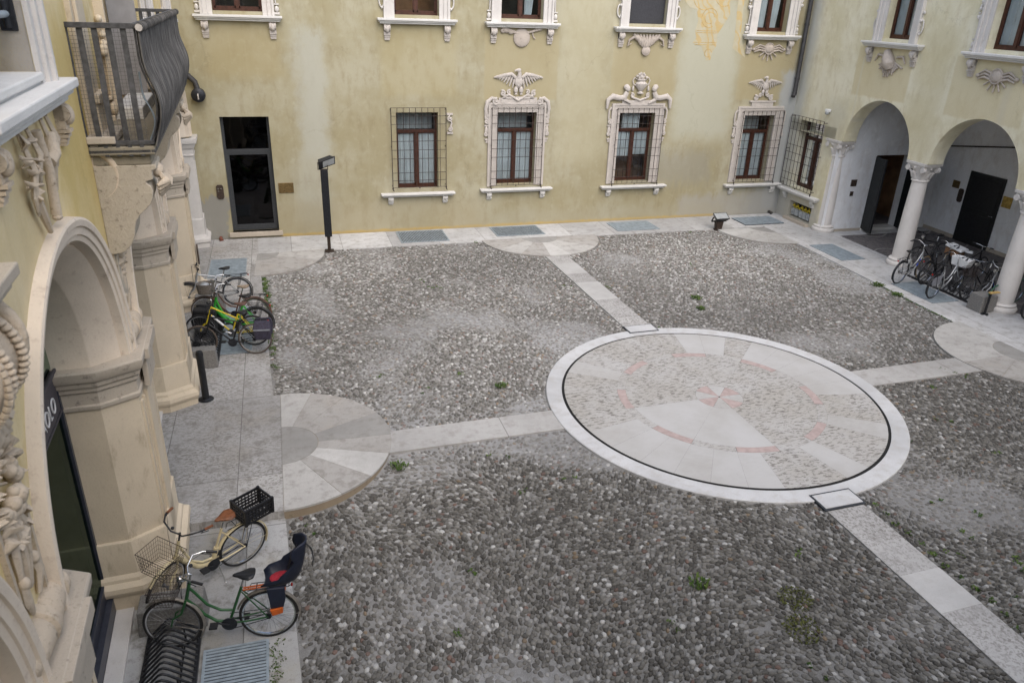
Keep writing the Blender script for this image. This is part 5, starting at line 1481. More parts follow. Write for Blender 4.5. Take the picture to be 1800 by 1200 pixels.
mb = MB(); mb.M = T; mb.loft([[(-.17, -.06, -.12), (.30, -.06, -.12), (.30, -.06, .14), (-.17, -.06, .14)], [(-.13, .08, -.07), (.24, .08, -.07), (.24, .08, .10), (-.13, .08, .10)]]); mb.box(-.19, .32, -.075, -.055, -.14, .16)
hd = mb.build('floodlight', M['black_paint'], e, bevel=.006)
mb = MB(); mb.M = T; mb.quad((-.06, -.078, -.10), (.29, -.078, -.10), (.29, -.078, .12), (-.06, -.078, .12)); mb.build('lamp_glass', M['lamp_glass'], hd)

e = empty('ground_spotlight', (13.86, 21.70, 0)); tag(e, 'short rusty post carrying a small floodlight at the paving edge', 'floodlight')
mb = MB(); mb.box(-.14, .14, -.12, .12, -.02, .02); mb.loft([[(-.10, -.08, .02), (.10, -.08, .02), (.10, .08, .02), (-.10, .08, .02)], [(-.13, -.09, .28), (.13, -.09, .28), (.13, .09, .28), (-.13, .09, .28)]]); mb.build('post', M['brown_iron'] if 'brown_iron' in M else simple('rusty_post', (.045, .03, .024), .6, .3, .3, 20.0), e, bevel=.01)
mb = MB(); mb.M = Matrix.Translation((.03, 0, .40)) @ Matrix.Rotation(R(28), 4, 'X')
mb.loft([[(-.16, -.12, -.08), (.16, -.12, -.08), (.16, .10, -.08), (-.16, .10, -.08)], [(-.26, -.17, .09), (.26, -.17, .09), (.26, .15, .09), (-.26, .15, .09)]]); mb.box(-.28, -.26, -.03, .03, -.14, .04); mb.box(.26, .28, -.03, .03, -.14, .04); mb.box(-.28, .28, -.03, .03, -.16, -.14); hd = mb.build('floodlight', M['black_paint'], e, bevel=.006)
mb = MB(); mb.M = Matrix.Translation((.03, 0, .40)) @ Matrix.Rotation(R(28), 4, 'X'); mb.quad((-.23, -.14, .094), (.23, -.14, .094), (.23, .12, .094), (-.23, .12, .094)); mb.build('lamp_glass', M['lamp_glass'], hd)

e = empty('bollard', (-1.74, 13.12, .008)); tag(e, 'slim black bollard on the left pavement in front of the arches', 'bollard')
mb = MB(); mb.lathe([(.01, 0), (.062, 0), (.062, .88), (.066, .89), (.066, .93), (.05, .97), (.01, .985)], n=24); mb.build('post', M['black_paint'], e, smooth=40)
mb = MB(); mb.lathe([(.01, 0), (.135, 0), (.135, .012), (.07, .02), (.06, .03)], n=28); mb.build('base', M['dark_metal'], e, smooth=40)

def block(x0, x1, y0, y1, z0, z1, label, rz=0.0):
    mb = MB(); dx, dy = (x1 - x0) / 2, (y1 - y0) / 2
    mb.loft([[(-dx, -dy, 0), (dx, -dy, 0), (dx, dy, 0), (-dx, dy, 0)], [(-dx * .94, -dy * .94, z1 - z0), (dx * .94, -dy * .94, z1 - z0), (dx * .94, dy * .94, z1 - z0), (-dx * .94, dy * .94, z1 - z0)]])
    o = mb.build('concrete_block', M['concrete'], None, bevel=.014); o.location = ((x0 + x1) / 2, (y0 + y1) / 2, z0); o.rotation_euler.z = rz
    tag(o, label, 'concrete block', 'concrete end blocks of the bicycle racks')
block(-2.12, -1.36, 7.52, 7.86, ZLOW, ZLOW + .36, 'speckled concrete block at the head of the nearest black rack')
block(-2.22, -1.60, 14.42, 14.66, .008, .40, 'concrete block just behind the black bollard')
block(16.52, 17.02, 13.52, 13.95, .014, .44, 'square concrete block near the column on the right')
block(-2.25, -1.60, 17.45, 17.69, .008, .40, 'concrete block under the silver bicycle farthest along the left wall')

def rack(x0, x1, y0, y1, z, step, label):
    """hooped wheel rack: long rails, bent bars across"""
    e = empty('bicycle_rack', (x0, y0, z)); W_, L = x1 - x0, y1 - y0
    mb = MB()
    for x in (0, W_): mb.box(x - .022, x + .022, 0, L, .0, .055)
    mb.build('rail', M['black_paint'], e, bevel=.004)
    mb = MB(); n = int(L / step)
    for i in range(n):
        y = .05 + i * step
        mb.tube([(0, y, .05), (W_ * .34, y, .24), (W_ * .40, y, .275), (W_ * .48, y, .285), (W_ * .56, y, .26), (W_, y, .05)], .0145, 8)
        if i % 3 == 0: mb.tube([(W_ * .72, y, .02), (W_ * .72, y, .18)], .010, 6)
    mb.tube([(W_ * .72, .05, .02), (W_ * .72, L - .05, .02)], .010, 6)
    mb.build('bars', M['black_paint'], e, smooth=50)
    tag(e, label, 'bicycle rack', 'black hooped bicycle racks')
rack(-1.99, -1.44, 4.6, 7.48, ZLOW + .006, .082, 'black hooped rack in the bottom corner beside the big steel grating')
rack(-2.15, -1.62, 14.7, 17.42, .010, .12, 'black hooped rack holding the row of bicycles by the left wall')
rack(16.82, 17.40, 14.0, 16.15, .014, .11, 'black hooped rack between the columns on the right')
# bar stand by the right block
e = empty('rack_post', (16.60, 13.44, .014)); tag(e, 'thin black post with a flat wooden top beside the square concrete block', 'post')
mb = MB(); mb.box(-.02, .02, -.02, .02, 0, .56); mb.box(-.10, .10, -.03, .03, 0, .015); mb.box(-.03, .03, -.10, .10, 0, .015); mb.build('post', M['black_paint'], e)
mb = MB(); mb.box(-.04, .26, -.045, .045, .56, .59); mb.build('wooden_top', simple('pale_wood', (.48, .33, .12), .6, 0, .2, 9.0), e, bevel=.004)
# low pipe ends at wall foot
mb = MB(); mb.tube([(0, 0, .05), (.0, -.12, .05), (.03, -.18, .02)], [.05, .05, .06], 10); o = mb.build('drain_pipe', simple('terracotta_pipe', (.17, .06, .04), .8, 0, .3, 14.0), None, smooth=40); o.location = (-2.0, YBW - .02, .008); tag(o, 'short red clay drain pipe at the foot of the wall left of the door', 'drain pipe')
mb = MB(); mb.tube([(0, 0, .06), (.0, -.10, .06), (.03, -.16, .03)], [.05, .05, .06], 10); o = mb.build('drain_pipe', simple('dark_pipe', (.05, .045, .04), .8, 0, .3, 14.0), None, smooth=40); o.location = (16.9, YBW - .02, .008); tag(o, 'dark drain pipe end at the foot of the wall in the right corner', 'drain pipe')

# ------------------------------------------------------------------ weeds
def tuft(mb, x, y, z, r, n, rnd, hgt=.09):
    for i in range(n):
        a = rnd.uniform(0, 2 * PI); q = r * math.sqrt(rnd.random()); px, py = x + q * math.cos(a), y + q * math.sin(a)
        L = rnd.uniform(.5, 1.0) * hgt; d = rnd.uniform(0, 2 * PI); w_ = rnd.uniform(.010, .020); t = rnd.uniform(.3, .9)
        bx, by = L * t * math.cos(d), L * t * math.sin(d); nx, ny = -math.sin(d) * w_, math.cos(d) * w_
        mb.add([(px, py, z), (px + bx * .6 + nx, py + by * .6 + ny, z + L * .8), (px + bx * 1.2, py + by * 1.2, z + L), (px + bx * .6 - nx, py + by * .6 - ny, z + L * .8)], [(0, 1, 2, 3)])
rnd = random.Random(21)
BIG = [(9.86, 15.98, .15, 'leafy green weed clump alone on the pale cobbles behind the round stone'), (9.62, 15.28, .12, 'lower of the two weed clumps on the cobbles behind the round stone'),
       (15.40, 15.86, .17, 'bushy weed at the paving edge near the bicycle with the blue frame'), (15.38, 15.08, .15, 'flat weed clump at the paving edge beside the right-hand grating'),
       (4.72, 6.58, .13, 'bright weed clump alone in the dark near cobbles'), (1.35, 10.22, .13, 'weed growing under the rim of the left half disc'),
       (5.55, 5.55, .24, 'mossy weed patch low in the cobbles near the bottom of the yard'), (5.78, 6.02, .22, 'sprawling weed patch just above the mossy one in the near cobbles'), (3.67, 12.45, .12, 'small weed clump left of the round stone')]
for (x, y, r, lab) in BIG:
    mb = MB(); z = float(zc(np.array([x]), np.array([y]))[0]) - .01
    mossy = r > .2
    tuft(mb, 0, 0, 0, r, int((1500 if mossy else 560) * r), rnd, .03 if mossy else .05 + .16 * r); o = mb.build('weed', M['moss_leaf' if mossy else 'leaf'], None, recalc=False); o.location = (x, y, z); tag(o, lab, 'weed', 'weeds between the cobbles')
mb = MB()
small = [(11.12, 18.5), (6.35, 6.79), (5.25, 4.95), (3.28, 18.67), (3.31, 18.05), (3.5, 18.1), (1.37, 6.69), (1.96, 7.61), (3.15, 9.13), (3.88, 9.21), (2.98, 10.01), (-.12, 9.15), (8.95, 6.55), (11.29, 9.2), (15.15, 12.6), (2.2, 12.6), (2.9, 13.1),
         (1.6, 13.4), (11.4, 8.2), (9.3, 6.0), (10.2, 8.9), (9.6, 6.8), (12.2, 10.5), (13.1, 11.0), (13.4, 10.6), (6.62, 8.9), (14.1, 11.9), (8.3, 14.35), (7.05, 20.0), (6.9, 17.5), (7.9, 17.0), (7.95, 14.55), (5.6, 22.0 - .35), (12.6, 21.6), (9.2, 7.3), (8.45, 6.2), (8.7, 5.2), (9.1, 5.6), (8.2, 4.6), (2.4, 5.2), (4.0, 6.0)]
for (x, y) in small:
    for q in range(2):
        px, py = x + rnd.gauss(0, .09), y + rnd.gauss(0, .09)
        tuft(mb, px, py, float(zc(np.array([px]), np.array([py]))[0]) - .015, rnd.uniform(.03, .06), 11, rnd, .04)
for i in range(60):   # the green seam along the left pavement
    y = 14.2 + 5.5 * (i / 60) + rnd.uniform(-.05, .05)
    if (15.0 < y < 15.9) or y > 17.2 or rnd.random() < .5: tuft(mb, xl(y) + rnd.uniform(.02, .14), y, -.015, .07, 40, rnd, .028)
for i in range(40): y = 12.5 + 3.6 * i / 40; tuft(mb, xr(y) - rnd.uniform(.0, .05), y, -.015, .04, 9, rnd, .04)
for i in range(46): y = 4.8 + 2.3 * i / 46; tuft(mb, -.60 + rnd.uniform(-.06, .1), y, ZLOW + .002, .06, 16, rnd, .02)
for i in range(30): d = 3.6 + 7 * i / 30; tuft(mb, RC[0] + .40 + rnd.uniform(0, .12) + d * .0201, RC[1] - d, -.02, .05, 8 + int(rnd.random() * 26), rnd, .045)
o = mb.build('weeds', M['leaf'], None, recalc=False); tag(o, 'small green weeds and moss growing in the joints', 'weeds', kind='stuff')
# ------------------------------------------------------------------ bicycles (local x forward, origin under the rear hub)
WR = .335; WB = 1.06
def wheel(parent, cx, mats, steerM=None, simple_spokes=False, dark_rim=False):
    mb = MB(); mb.M = steerM
    mb.lathe([(WR - .036 + .019 * (1 + math.cos(a)) - .002, .019 * math.sin(a)) for a in [2 * PI * i / 8 for i in range(9)]], (cx, 0, WR), 40, 'y')
    w_ = mb.build('wheel', M[mats[0]], parent, smooth=60)
    mb = MB(); mb.M = steerM
    mb.lathe([(WR - .050, -.009), (WR - .036, -.011), (WR - .034, .011), (WR - .050, .009), (WR - .050, -.009)], (cx, 0, WR), 40, 'y')
    mb.build('rim', M['black_paint'] if dark_rim else M['chrome'], w_, smooth=40)
    mb = MB(); mb.M = steerM
    mb.lathe([(.008, -.045), (.026, -.045), (.026, -.03), (.016, -.02), (.016, .02), (.026, .03), (.026, .045), (.008, .045)], (cx, 0, WR), 12, 'y')
    for i in range(28):
        a = 2 * PI * i / 28; b = a + (.55 if i % 2 else -.55); s_ = .03 if (i // 2) % 2 else -.03
        mb.tube([(cx + .022 * math.cos(b), s_, WR + .022 * math.sin(b)), (cx + (WR - .05) * math.cos(a), 0, WR + (WR - .05) * math.sin(a))], .0014, 3)
    mb.build('spokes', M['spoke'], w_)
    return w_
def mudguard(parent, cx, a0, a1, mat, steerM=None, r=WR + .022, w_=.026):
    mb = MB(); mb.M = steerM; rings = []
    n = 24
    for i in range(n + 1):
        a = a0 + (a1 - a0) * i / n; c, s = math.cos(a), math.sin(a)
        rings.append([(cx + q * c, y, WR + q * s) for (q, y) in ((r - .012, -w_), (r + .004, -w_ * .6), (r + .008, 0), (r + .004, w_ * .6), (r - .012, w_), (r + .001, w_ * .55), (r + .004, 0), (r + .001, -w_ * .55))])
    mb.loft(rings)
    for a in (a0 + (a1 - a0) * .12, a0 + (a1 - a0) * .55):
        for y in (-.03, .03): mb.tube([(cx, y * 1.4, WR), (cx + r * math.cos(a), y, WR + r * math.sin(a))], .0025, 4)
    mb.build('mudguard', mat, parent, smooth=50)
def wire_basket(parent, T, L=.34, Wt=.30, Wb=.22, H=.22, mat=None, step=.034, r=.0022):
    mb = MB(); mb.M = T
    def rect(w1, l1, z): return [(-l1 / 2, -w1 / 2, z), (l1 / 2, -w1 / 2, z), (l1 / 2, w1 / 2, z), (-l1 / 2, w1 / 2, z)]
    for (t, rr) in ((0, .004), (.2, r), (.4, r), (.6, r), (.8, r), (1, .005)):
        mb.tube(rect(Wb + (Wt - Wb) * t, L * (.82 + .18 * t), H * t), rr, 5, closed=True)
    n = int(L / step)
    for i in range(n + 1):
        u = i / n - .5
        for s_ in (-1, 1):
            mb.tube([(u * L * .82, s_ * Wb / 2, 0), (u * L, s_ * Wt / 2, H)], r, 4)
        mb.tube([(u * L * .82, -Wb / 2, 0), (u * L * .82, Wb / 2, 0)], r, 4)
    n = int(Wt / step)
    for i in range(n + 1):
        u = i / n - .5
        for s_ in (-1, 1): mb.tube([(s_ * L * .41, u * Wb, 0), (s_ * L * .5, u * Wt, H)], r, 4)
    mb.build('basket', mat or M['iron'], parent)
def wicker_basket(parent, T):
    mb = MB(); mb.M = T
    rings = []
    for (z, k) in ((0, .84), (.02, .88), (.10, .93), (.20, 1.0), (.225, 1.04), (.225, .96), (.20, .93), (.02, .80), (.015, .1)):
        rings.append([(k * .17 * math.copysign(abs(math.cos(a)) ** .6, math.cos(a)), k * .19 * math.copysign(abs(math.sin(a)) ** .6, math.sin(a)), z) for a in [2 * PI * i / 28 for i in range(28)]])
    mb.loft(rings, cap=False); o = mb.build('basket', M['wicker'], parent, smooth=50)
    mb = MB(); mb.M = T; mb.ball((.02, .0, .17), (.11, .12, .07), 10, 7); mb.build('bag', M['bag_film'], o, smooth=60)
def crate(parent, T, L=.40, W_=.30, H=.24):
    mb = MB(); mb.M = T; t = .009
    for z0, z1 in ((0, .025), (.055, .075), (.105, .125), (.155, .17), (H - .035, H)):
        for s_ in (-1, 1):
            mb.box(-L / 2, L / 2, s_ * W_ / 2 - t, s_ * W_ / 2 + t, z0, z1); mb.box(s_ * L / 2 - t, s_ * L / 2 + t, -W_ / 2 + t, W_ / 2 - t, z0, z1)
    for i in range(9):
        x = -L / 2 + L * i / 8
        for s_ in (-1, 1): mb.box(x - .005, x + .005, s_ * W_ / 2 - t * .8, s_ * W_ / 2 + t * .8, .005, H - .005)
    for i in range(7):
        y = -W_ / 2 + W_ * i / 6
        for s_ in (-1, 1): mb.box(s_ * L / 2 - t * .8, s_ * L / 2 + t * .8, y - .005, y + .005, .005, H - .005)
    for sx in (-1, 1):
        for sy in (-1, 1): mb.box(sx * L / 2 - .016, sx * L / 2 + .016, sy * W_ / 2 - .016, sy * W_ / 2 + .016, -.005, H + .008)
    for i in range(12): x = -L / 2 + L * (i + .5) / 12; mb.box(x - .005, x + .005, -W_ / 2, W_ / 2, .0, .010)
    for i in range(9): y = -W_ / 2 + W_ * (i + .5) / 9; mb.box(-L / 2, L / 2, y - .005, y + .005, .0, .009)
    mb.build('crate', M['plastic_black'], parent)
def child_seat(parent, x, z):
    """moulded shell with wings, red pads, leg guards, orange foot rests; child faces forward (+x)"""
    mb = MB(); n = 14; rings = []
    # back shell swept upward, then a flared head part
    lifts = [.3, .9, 1.0, .75, .4, .15, 0, 0, 0, 0]
    for q, (px, pz, hw, d) in enumerate(((x + .25, z + .03, .14, .03), (x + .14, z + .00, .17, .08), (x + .0, z + .01, .175, .14), (x - .10, z + .06, .18, .18), (x - .15, z + .15, .185, .20), (x - .18, z + .25, .165, .14), (x - .20, z + .34, .14, .10), (x - .215, z + .43, .165, .15), (x - .23, z + .51, .16, .14), (x - .235, z + .55, .11, .06))):
        ring = []
        for i in range(n + 1):
            u = -1 + 2 * i / n
            ring.append((px + d * (abs(u) ** 2.2), hw * u, pz + .13 * lifts[q] * abs(u) ** 3))
        rings.append(ring)
    mb.loft(rings, cap=False, closed=False); s_ = mb.build('child_seat', M['navy'], parent, smooth=60, recalc=False)
    so = s_.modifiers.new('Solid', 'SOLIDIFY'); so.thickness = .018
    for k in (-1, 1):
        mb = MB(); mb.loft([[(x + .02, k * .15, z + .05), (x + .22, k * .15, z + .05), (x + .22, k * .185, z + .04), (x + .02, k * .185, z + .04)], [(x + .02, k * .165, z - .10), (x + .20, k * .165, z - .10), (x + .20, k * .20, z - .11), (x + .02, k * .20, z - .11)], [(x + .05, k * .165, z - .22), (x + .19, k * .165, z - .23), (x + .19, k * .195, z - .23), (x + .05, k * .195, z - .22)]])
        mb.build('leg_guard', M['navy'], s_, bevel=.01)
        mb = MB(); mb.loft([[(x + .06, k * .15, z - .21), (x + .20, k * .15, z - .23), (x + .20, k * .22, z - .23), (x + .06, k * .22, z - .21)], [(x + .06, k * .15, z - .28), (x + .18, k * .15, z - .31), (x + .18, k * .22, z - .31), (x + .06, k * .22, z - .28)]]); mb.build('foot_rest', M['orange'], s_, bevel=.008)
    mb = MB(); mb.ball((x + .06, 0, z + .055), (.14, .11, .025), 14, 8); mb.build('cushion', M['red_pad'], s_, smooth=60)
    mb = MB(); mb.loft([[(x - .07, -.09, z + .10), (x - .07, .09, z + .10), (x - .09, .09, z + .10), (x - .09, -.09, z + .10)], [(x - .145, -.075, z + .42), (x - .145, .075, z + .42), (x - .165, .075, z + .42), (x - .165, -.075, z + .42)]]); mb.build('back_pad', M['red_pad'], s_, bevel=.01)
    mb = MB()
    for k in (-1, 1): mb.tube([(x - .13, k * .05, z + .44), (x - .06, k * .06, z + .30), (x - .0, k * .05, z + .14)], .012, 6, flat=.4)
    mb.tube([(x - .24, .05, z + .52), (x - .30, .06, z + .44), (x - .31, .05, z + .30), (x - .29, .06, z + .20)], .016, 6, flat=.4); mb.build('strap', M['black_paint'], s_, smooth=50)
    mb = MB(); mb.tube([(x + .50, -.02, z - .06), (x + .10, -.02, z - .03)], .010, 6); mb.tube([(x + .50, .02, z - .06), (x + .10, .02, z - .03)], .010, 6); mb.build('mount', M['orange'], s_)

def bicycle(label, rear, front, z, style='step', color='black_gloss', tyre='rubber', saddle='black_paint', grip='plastic_black', bars='chrome', guard=None, basket=None, load=None, steer=0.0, lean=0.0, lamp=True, stand=False, chaincase=None, fat=1.0, dark_rim=False, swap=False, accent=None, group='bicycles parked in the courtyard'):
    dx, dy = front[0] - rear[0], front[1] - rear[1]
    e = empty('bicycle', (rear[0], rear[1], z), math.atan2(dy, dx)); e.rotation_mode = 'XYZ'; e.rotation_euler = (lean, 0, math.atan2(dy, dx))
    tag(e, label, 'bicycle', group)
    BB = Vector((.44, 0, .285)); ST = Vector((.27, 0, .74)); HB = Vector((.87, 0, .66)); HTp = Vector((.815, 0, .87)); RH = Vector((0, 0, WR)); FH = Vector((WB, 0, WR))
    ax = (HTp - HB).normalized()
    S = Matrix.Translation(HB) @ Matrix.Rotation(steer, 4, ax) @ Matrix.Translation(-HB)
    cm = M[color]; r = .0165 * fat
    mb = MB()
    if style == 'step':
        mb.tube([HB, HB + Vector((-.06, 0, -.08)), (.70, 0, .42), (.58, 0, .31), BB], r * 1.12, 9)
        mb.tube([HTp + ax * -.05, (.76, 0, .72), (.66, 0, .56), (.52, 0, .46), (.375, 0, .44)], r, 9)
    elif style == 'cargo':
        mb.tube([HB, (.76, 0, .52), (.64, 0, .36), (.53, 0, .30), BB], r * 1.7, 10, flat=1.25)
        mb.tube([HTp + ax * -.03, (.78, 0, .70), (.68, 0, .47), (.56, 0, .38), (.42, 0, .36)], r, 9)
        mb.tube([BB, (.40, 0, .36), (.36, 0, .5)], r * 2.0, 10)
    else:
        mb.tube([HB + ax * .03, BB], r * 1.1, 9); mb.tube([HTp + ax * -.03, ST + Vector((.01, 0, -.03 if style == 'diamond' else -.16))], r, 9)
    mb.tube([BB, ST + Vector((-.006, 0, .02))], r, 9)
    mb.tube([HB - ax * .02, HTp + ax * .02], r * 1.25, 10)
    for s_ in (-1, 1):
        mb.tube([BB + Vector((-.02, s_ * .03, 0)), (.25, s_ * .05, .30), RH + Vector((0, s_ * .058, 0))], r * .62, 7)
        mb.tube([ST + Vector((0, s_ * .018, -.04)), RH + Vector((.02, s_ * .058, .02))], r * .5, 7)
    mb.lathe([(.01, -.04), (.024, -.04), (.024, .04), (.01, .04)], BB, 12, 'y')
    mb.build('frame', cm, e, smooth=50)
    wheel(e, 0.0, (tyre,), dark_rim=dark_rim)
    fw = tyre if not swap else swap
    wheel(e, WB, (fw,), S, dark_rim=dark_rim)
    if accent:
        mb = MB(); mb.tube([HB + Vector((-.045, 0, -.06)), (.76, 0, .50), (.70, 0, .42)] if style == 'step' else [HB + (BB - HB) * .12 + ax * .03, HB + (BB - HB) * .62 + ax * .01], r * 1.35, 10); mb.build('frame_sleeve', M[accent], e, smooth=50)
    # fork
    mb = MB(); mb.M = S
    for s_ in (-1, 1): mb.tube([HB + Vector((.004, s_ * .03, -.01)), HB + Vector((.06, s_ * .05, -.16)), FH + Vector((-.03, s_ * .056, .10)), FH + Vector((0, s_ * .056, 0))], [.014, .014, .011, .009], 8)
    mb.tube([HB + Vector((.004, -.034, -.005)), HB + Vector((.004, .034, -.005))], .016, 8)
    mb.build('fork', cm, e, smooth=50)
    # handlebar
    top = HTp + ax * .13
    mb = MB(); mb.M = S
    mb.tube([HTp, top, top + Vector((.03, 0, .01))], .012, 8)
    hb = top + Vector((.03, 0, .01))
    if style in ('mtb', 'diamond'):
        side = lambda s_: [hb, hb + Vector((.0, s_ * .12, .02)), hb + Vector((-.03, s_ * .29, .03))]
        gp = lambda s_: [hb + Vector((-.02, s_ * .20, .026)), hb + Vector((-.03, s_ * .30, .03))]
    else:
        side = lambda s_: [hb, hb + Vector((.03, s_ * .08, .03)), hb + Vector((.0, s_ * .20, .10)), hb + Vector((-.10, s_ * .265, .10)), hb + Vector((-.24, s_ * .29, .07))]
        gp = lambda s_: [hb + Vector((-.13, s_ * .27, .095)), hb + Vector((-.25, s_ * .292, .068))]
    for s_ in (-1, 1): mb.tube(side(s_), .0105, 8)
    h_ = mb.build('handlebar', M[bars], e, smooth=50)
    for s_ in (-1, 1):
        mb = MB(); mb.M = S; mb.tube(gp(s_), .017, 9); mb.build('grip', M[grip], h_, smooth=50)
    mb = MB(); mb.M = S
    for s_ in (-1, 1):
        g = gp(s_)[0]; mb.tube([g, Vector(g) + Vector((.05, -s_ * .01, -.02)), Vector(g) + Vector((-.05, s_ * .02, -.05))], .006, 6)
        mb.tube([g, hb + Vector((.10, s_ * .06, .05)), HB + Vector((.05, 0, -.02))], .003, 5)
    mb.ball(hb + Vector((-.01, -.09, .04)), .022, 8, 6)
    mb.build('brake', M['dark_metal'], h_, smooth=50)
    if lamp:
        mb = MB(); mb.M = S; q = hb + Vector((.09, 0, -.07))
        mb.lathe([(.005, -.06), (.025, -.05), (.04, -.01), (.045, .02), (.043, .025), (.005, .028)], (q.x, q.y, q.z), 14, 'x'); mb.build('headlamp', M['chrome'], e, smooth=45)
    # seat
    sc = ST + Vector((-.055, 0, .16))
    mb = MB(); mb.tube([ST, ST + Vector((-.045, 0, .14))], .0125, 8); mb.build('seat_post', M['chrome'], e, smooth=40)
    mb = MB(); rings = []
    for (px, hw, zz, th) in ((-.12, .045, .055, .03), (-.105, .09, .055, .055), (-.05, .112, .05, .065), (.02, .075, .045, .06), (.07, .04, .045, .05), (.11, .026, .04, .035), (.13, .012, .03, .02)):
        rings.append([(sc.x + px, hw * math.cos(a), sc.z + zz - th * .5 + th * .5 * math.sin(a) - (.012 if math.sin(a) > .5 and abs(math.cos(a)) < .4 else 0)) for a in [2 * PI * i / 14 for i in range(14)]])
    mb.loft(rings); mb.build('saddle', M[saddle], e, smooth=60)
    # crank set
    mb = MB(); mb.lathe([(.02, .043), (.085, .043), (.088, .047), (.085, .05), (.02, .05)], BB, 26, 'y')
    a = .35
    for s_ in (1, -1):
        q = BB + Vector((.165 * math.cos(a) * s_, s_ * .07, .165 * math.sin(a) * s_)); mb.tube([BB + Vector((0, s_ * .06, 0)), q], .010, 7)
    c_ = mb.build('crankset', M['dark_metal'] if style != 'mtb' else M['chrome'], e, smooth=40)
    for s_ in (1, -1):
        q = BB + Vector((.165 * math.cos(a) * s_, s_ * .07, .165 * math.sin(a) * s_))
        mb = MB(); mb.box(q.x - .045, q.x + .045, min(q.y, q.y + s_ * .10), max(q.y, q.y + s_ * .10), q.z - .012, q.z + .012); mb.build('pedal', M['plastic_black'], c_, bevel=.004)
    mb = MB()
    for zz in (.078, -.078): mb.tube([(BB.x, -.046, BB.z + zz), (0, -.046, WR + zz * .42)], .005, 5)
    for zz in (.078, -.078): mb.tube([(BB.x, .046, BB.z + zz), (0, .046, WR + zz * .42)], .005, 5)
    mb.lathe([(.01, .04), (.035, .04), (.035, .055), (.01, .055)], RH, 14, 'y'); mb.build('chain', M['dark_metal'], e)
    if chaincase:
        mb = MB(); P = [(BB.x + .10 * math.cos(t), BB.z + .10 * math.sin(t)) for t in [R(-90 + 180 * i / 10) for i in range(11)]] + [(.02, WR + .055), (-.05, WR), (.02, WR - .06)]
        mb.prism(P, -.068, -.035); mb.prism(P, .052, .068); mb.build('chain_guard', M[chaincase], e, bevel=.005)
    # mudguards, carrier
    if guard:
        mudguard(e, 0.0, R(205), R(20), M[guard]); mudguard(e, WB, R(215), R(42), M[guard], S)
    if load or guard:
        mb = MB()
        for y in (-.06, .06): mb.tube([(.20, y * .4, .70), (.16, y, .74), (-.26, y, .74), (-.28, y * .6, .74)], .0055, 6); mb.tube([(-.02, y * 1.05, WR), (-.14, y, .74)], .005, 6)
        for x in (.1, -.02, -.14, -.26): mb.tube([(x, -.06, .74), (x, .06, .74)], .005, 6)
        mb.tube([(-.1, 0, .742), (-.27, 0, .742)], .006, 6)
        mb.build('carrier', M['dark_metal'], e, smooth=50)
        mb = MB(); mb.ball((-.288, 0, .715), (.014, .024, .022), 10, 7); mb.build('rear_light', M['red_lens'], e, smooth=60)
    TB = S @ Matrix.Translation((WB - .04, 0, .76))
    if basket == 'wire_big': wire_basket(e, S @ Matrix.Translation((WB + .06, 0, .70)) @ Matrix.Rotation(R(-4), 4, 'Y'), .36, .42, .30, .27)
    if basket == 'wire': wire_basket(e, S @ Matrix.Translation((WB + .04, 0, .66)), .27, .34, .25, .21)
    if basket == 'wicker': wicker_basket(e, TB)
    if basket == 'box':
        mb = MB(); mb.M = S @ Matrix.Translation((WB, 0, .72)); mb.box(-.16, .16, -.20, .20, 0, .20); mb.build('basket', M['cardboard'], e, bevel=.01)
        mb = MB(); mb.M = S @ Matrix.Translation((WB, 0, .72)) @ Matrix.Rotation(R(6), 4, 'X'); mb.loft([[(-.20, -.26, .20), (.20, -.25, .22), (.19, .25, .20), (-.20, .25, .22)], [(-.18, -.24, .28), (.19, -.23, .26), (.18, .24, .27), (-.19, .22, .29)]]); mb.build('white_bag', M['white_plastic'], e, bevel=.02)
    if basket == 'white':
        mb = MB(); mb.M = S @ Matrix.Translation((WB - .02, 0, .76)); mb.loft([[(-.15, -.20, 0), (.13, -.2, 0), (.13, .2, 0), (-.15, .2, 0)], [(-.18, -.25, .22), (.15, -.25, .24), (.16, .25, .22), (-.18, .24, .25)]]); mb.build('basket', M['white_plastic'], e, bevel=.02)
    if load == 'crate': crate(e, Matrix.Translation((-.17, 0, .752)) @ Matrix.Rotation(R(4), 4, 'Z'))
    if load == 'child': child_seat(e, -.25, .78)
    if load == 'pannier':
        for k in (-1, 1):
            mb = MB(); mb.loft([[(-.33, k * .08, .36), (-.03, k * .08, .36), (-.03, k * .21, .38), (-.33, k * .21, .38)], [(-.35, k * .07, .62), (.0, k * .07, .62), (.0, k * .23, .60), (-.35, k * .23, .60)], [(-.34, k * .06, .75), (-.02, k * .06, .75), (-.03, k * .14, .74), (-.33, k * .14, .74)]]); p_ = mb.build('pannier', M['purple_fabric'], e, bevel=.025)
            mb = MB(); mb.box(-.34, -.01, k * .233 - .006, k * .233 + .006, .585, .615); mb.build('strap', M['grey_flap'], p_)
    if load == 'black_bag':
        mb = MB(); mb.M = S
        for k in (-1, 1): mb.loft([[(WB - .24, k * .07, .10), (WB + .20, k * .07, .10), (WB + .20, k * .24, .12), (WB - .24, k * .24, .12)], [(WB - .26, k * .06, .68), (WB + .22, k * .06, .70), (WB + .21, k * .22, .66), (WB - .25, k * .22, .64)]])
        mb.build('pannier', M['plastic_black'], e, bevel=.03)
    if load == 'flap':
        mb = MB()
        for k in (-1, 1): mb.loft([[(-.24, k * .045, .40), (.12, k * .045, .40), (.12, k * .055, .40), (-.24, k * .055, .40)], [(-.30, k * .045, .60), (.16, k * .045, .68), (.16, k * .055, .68), (-.30, k * .055, .60)]])
        mb.build('coat_guard', M['grey_flap'], e, bevel=.004)
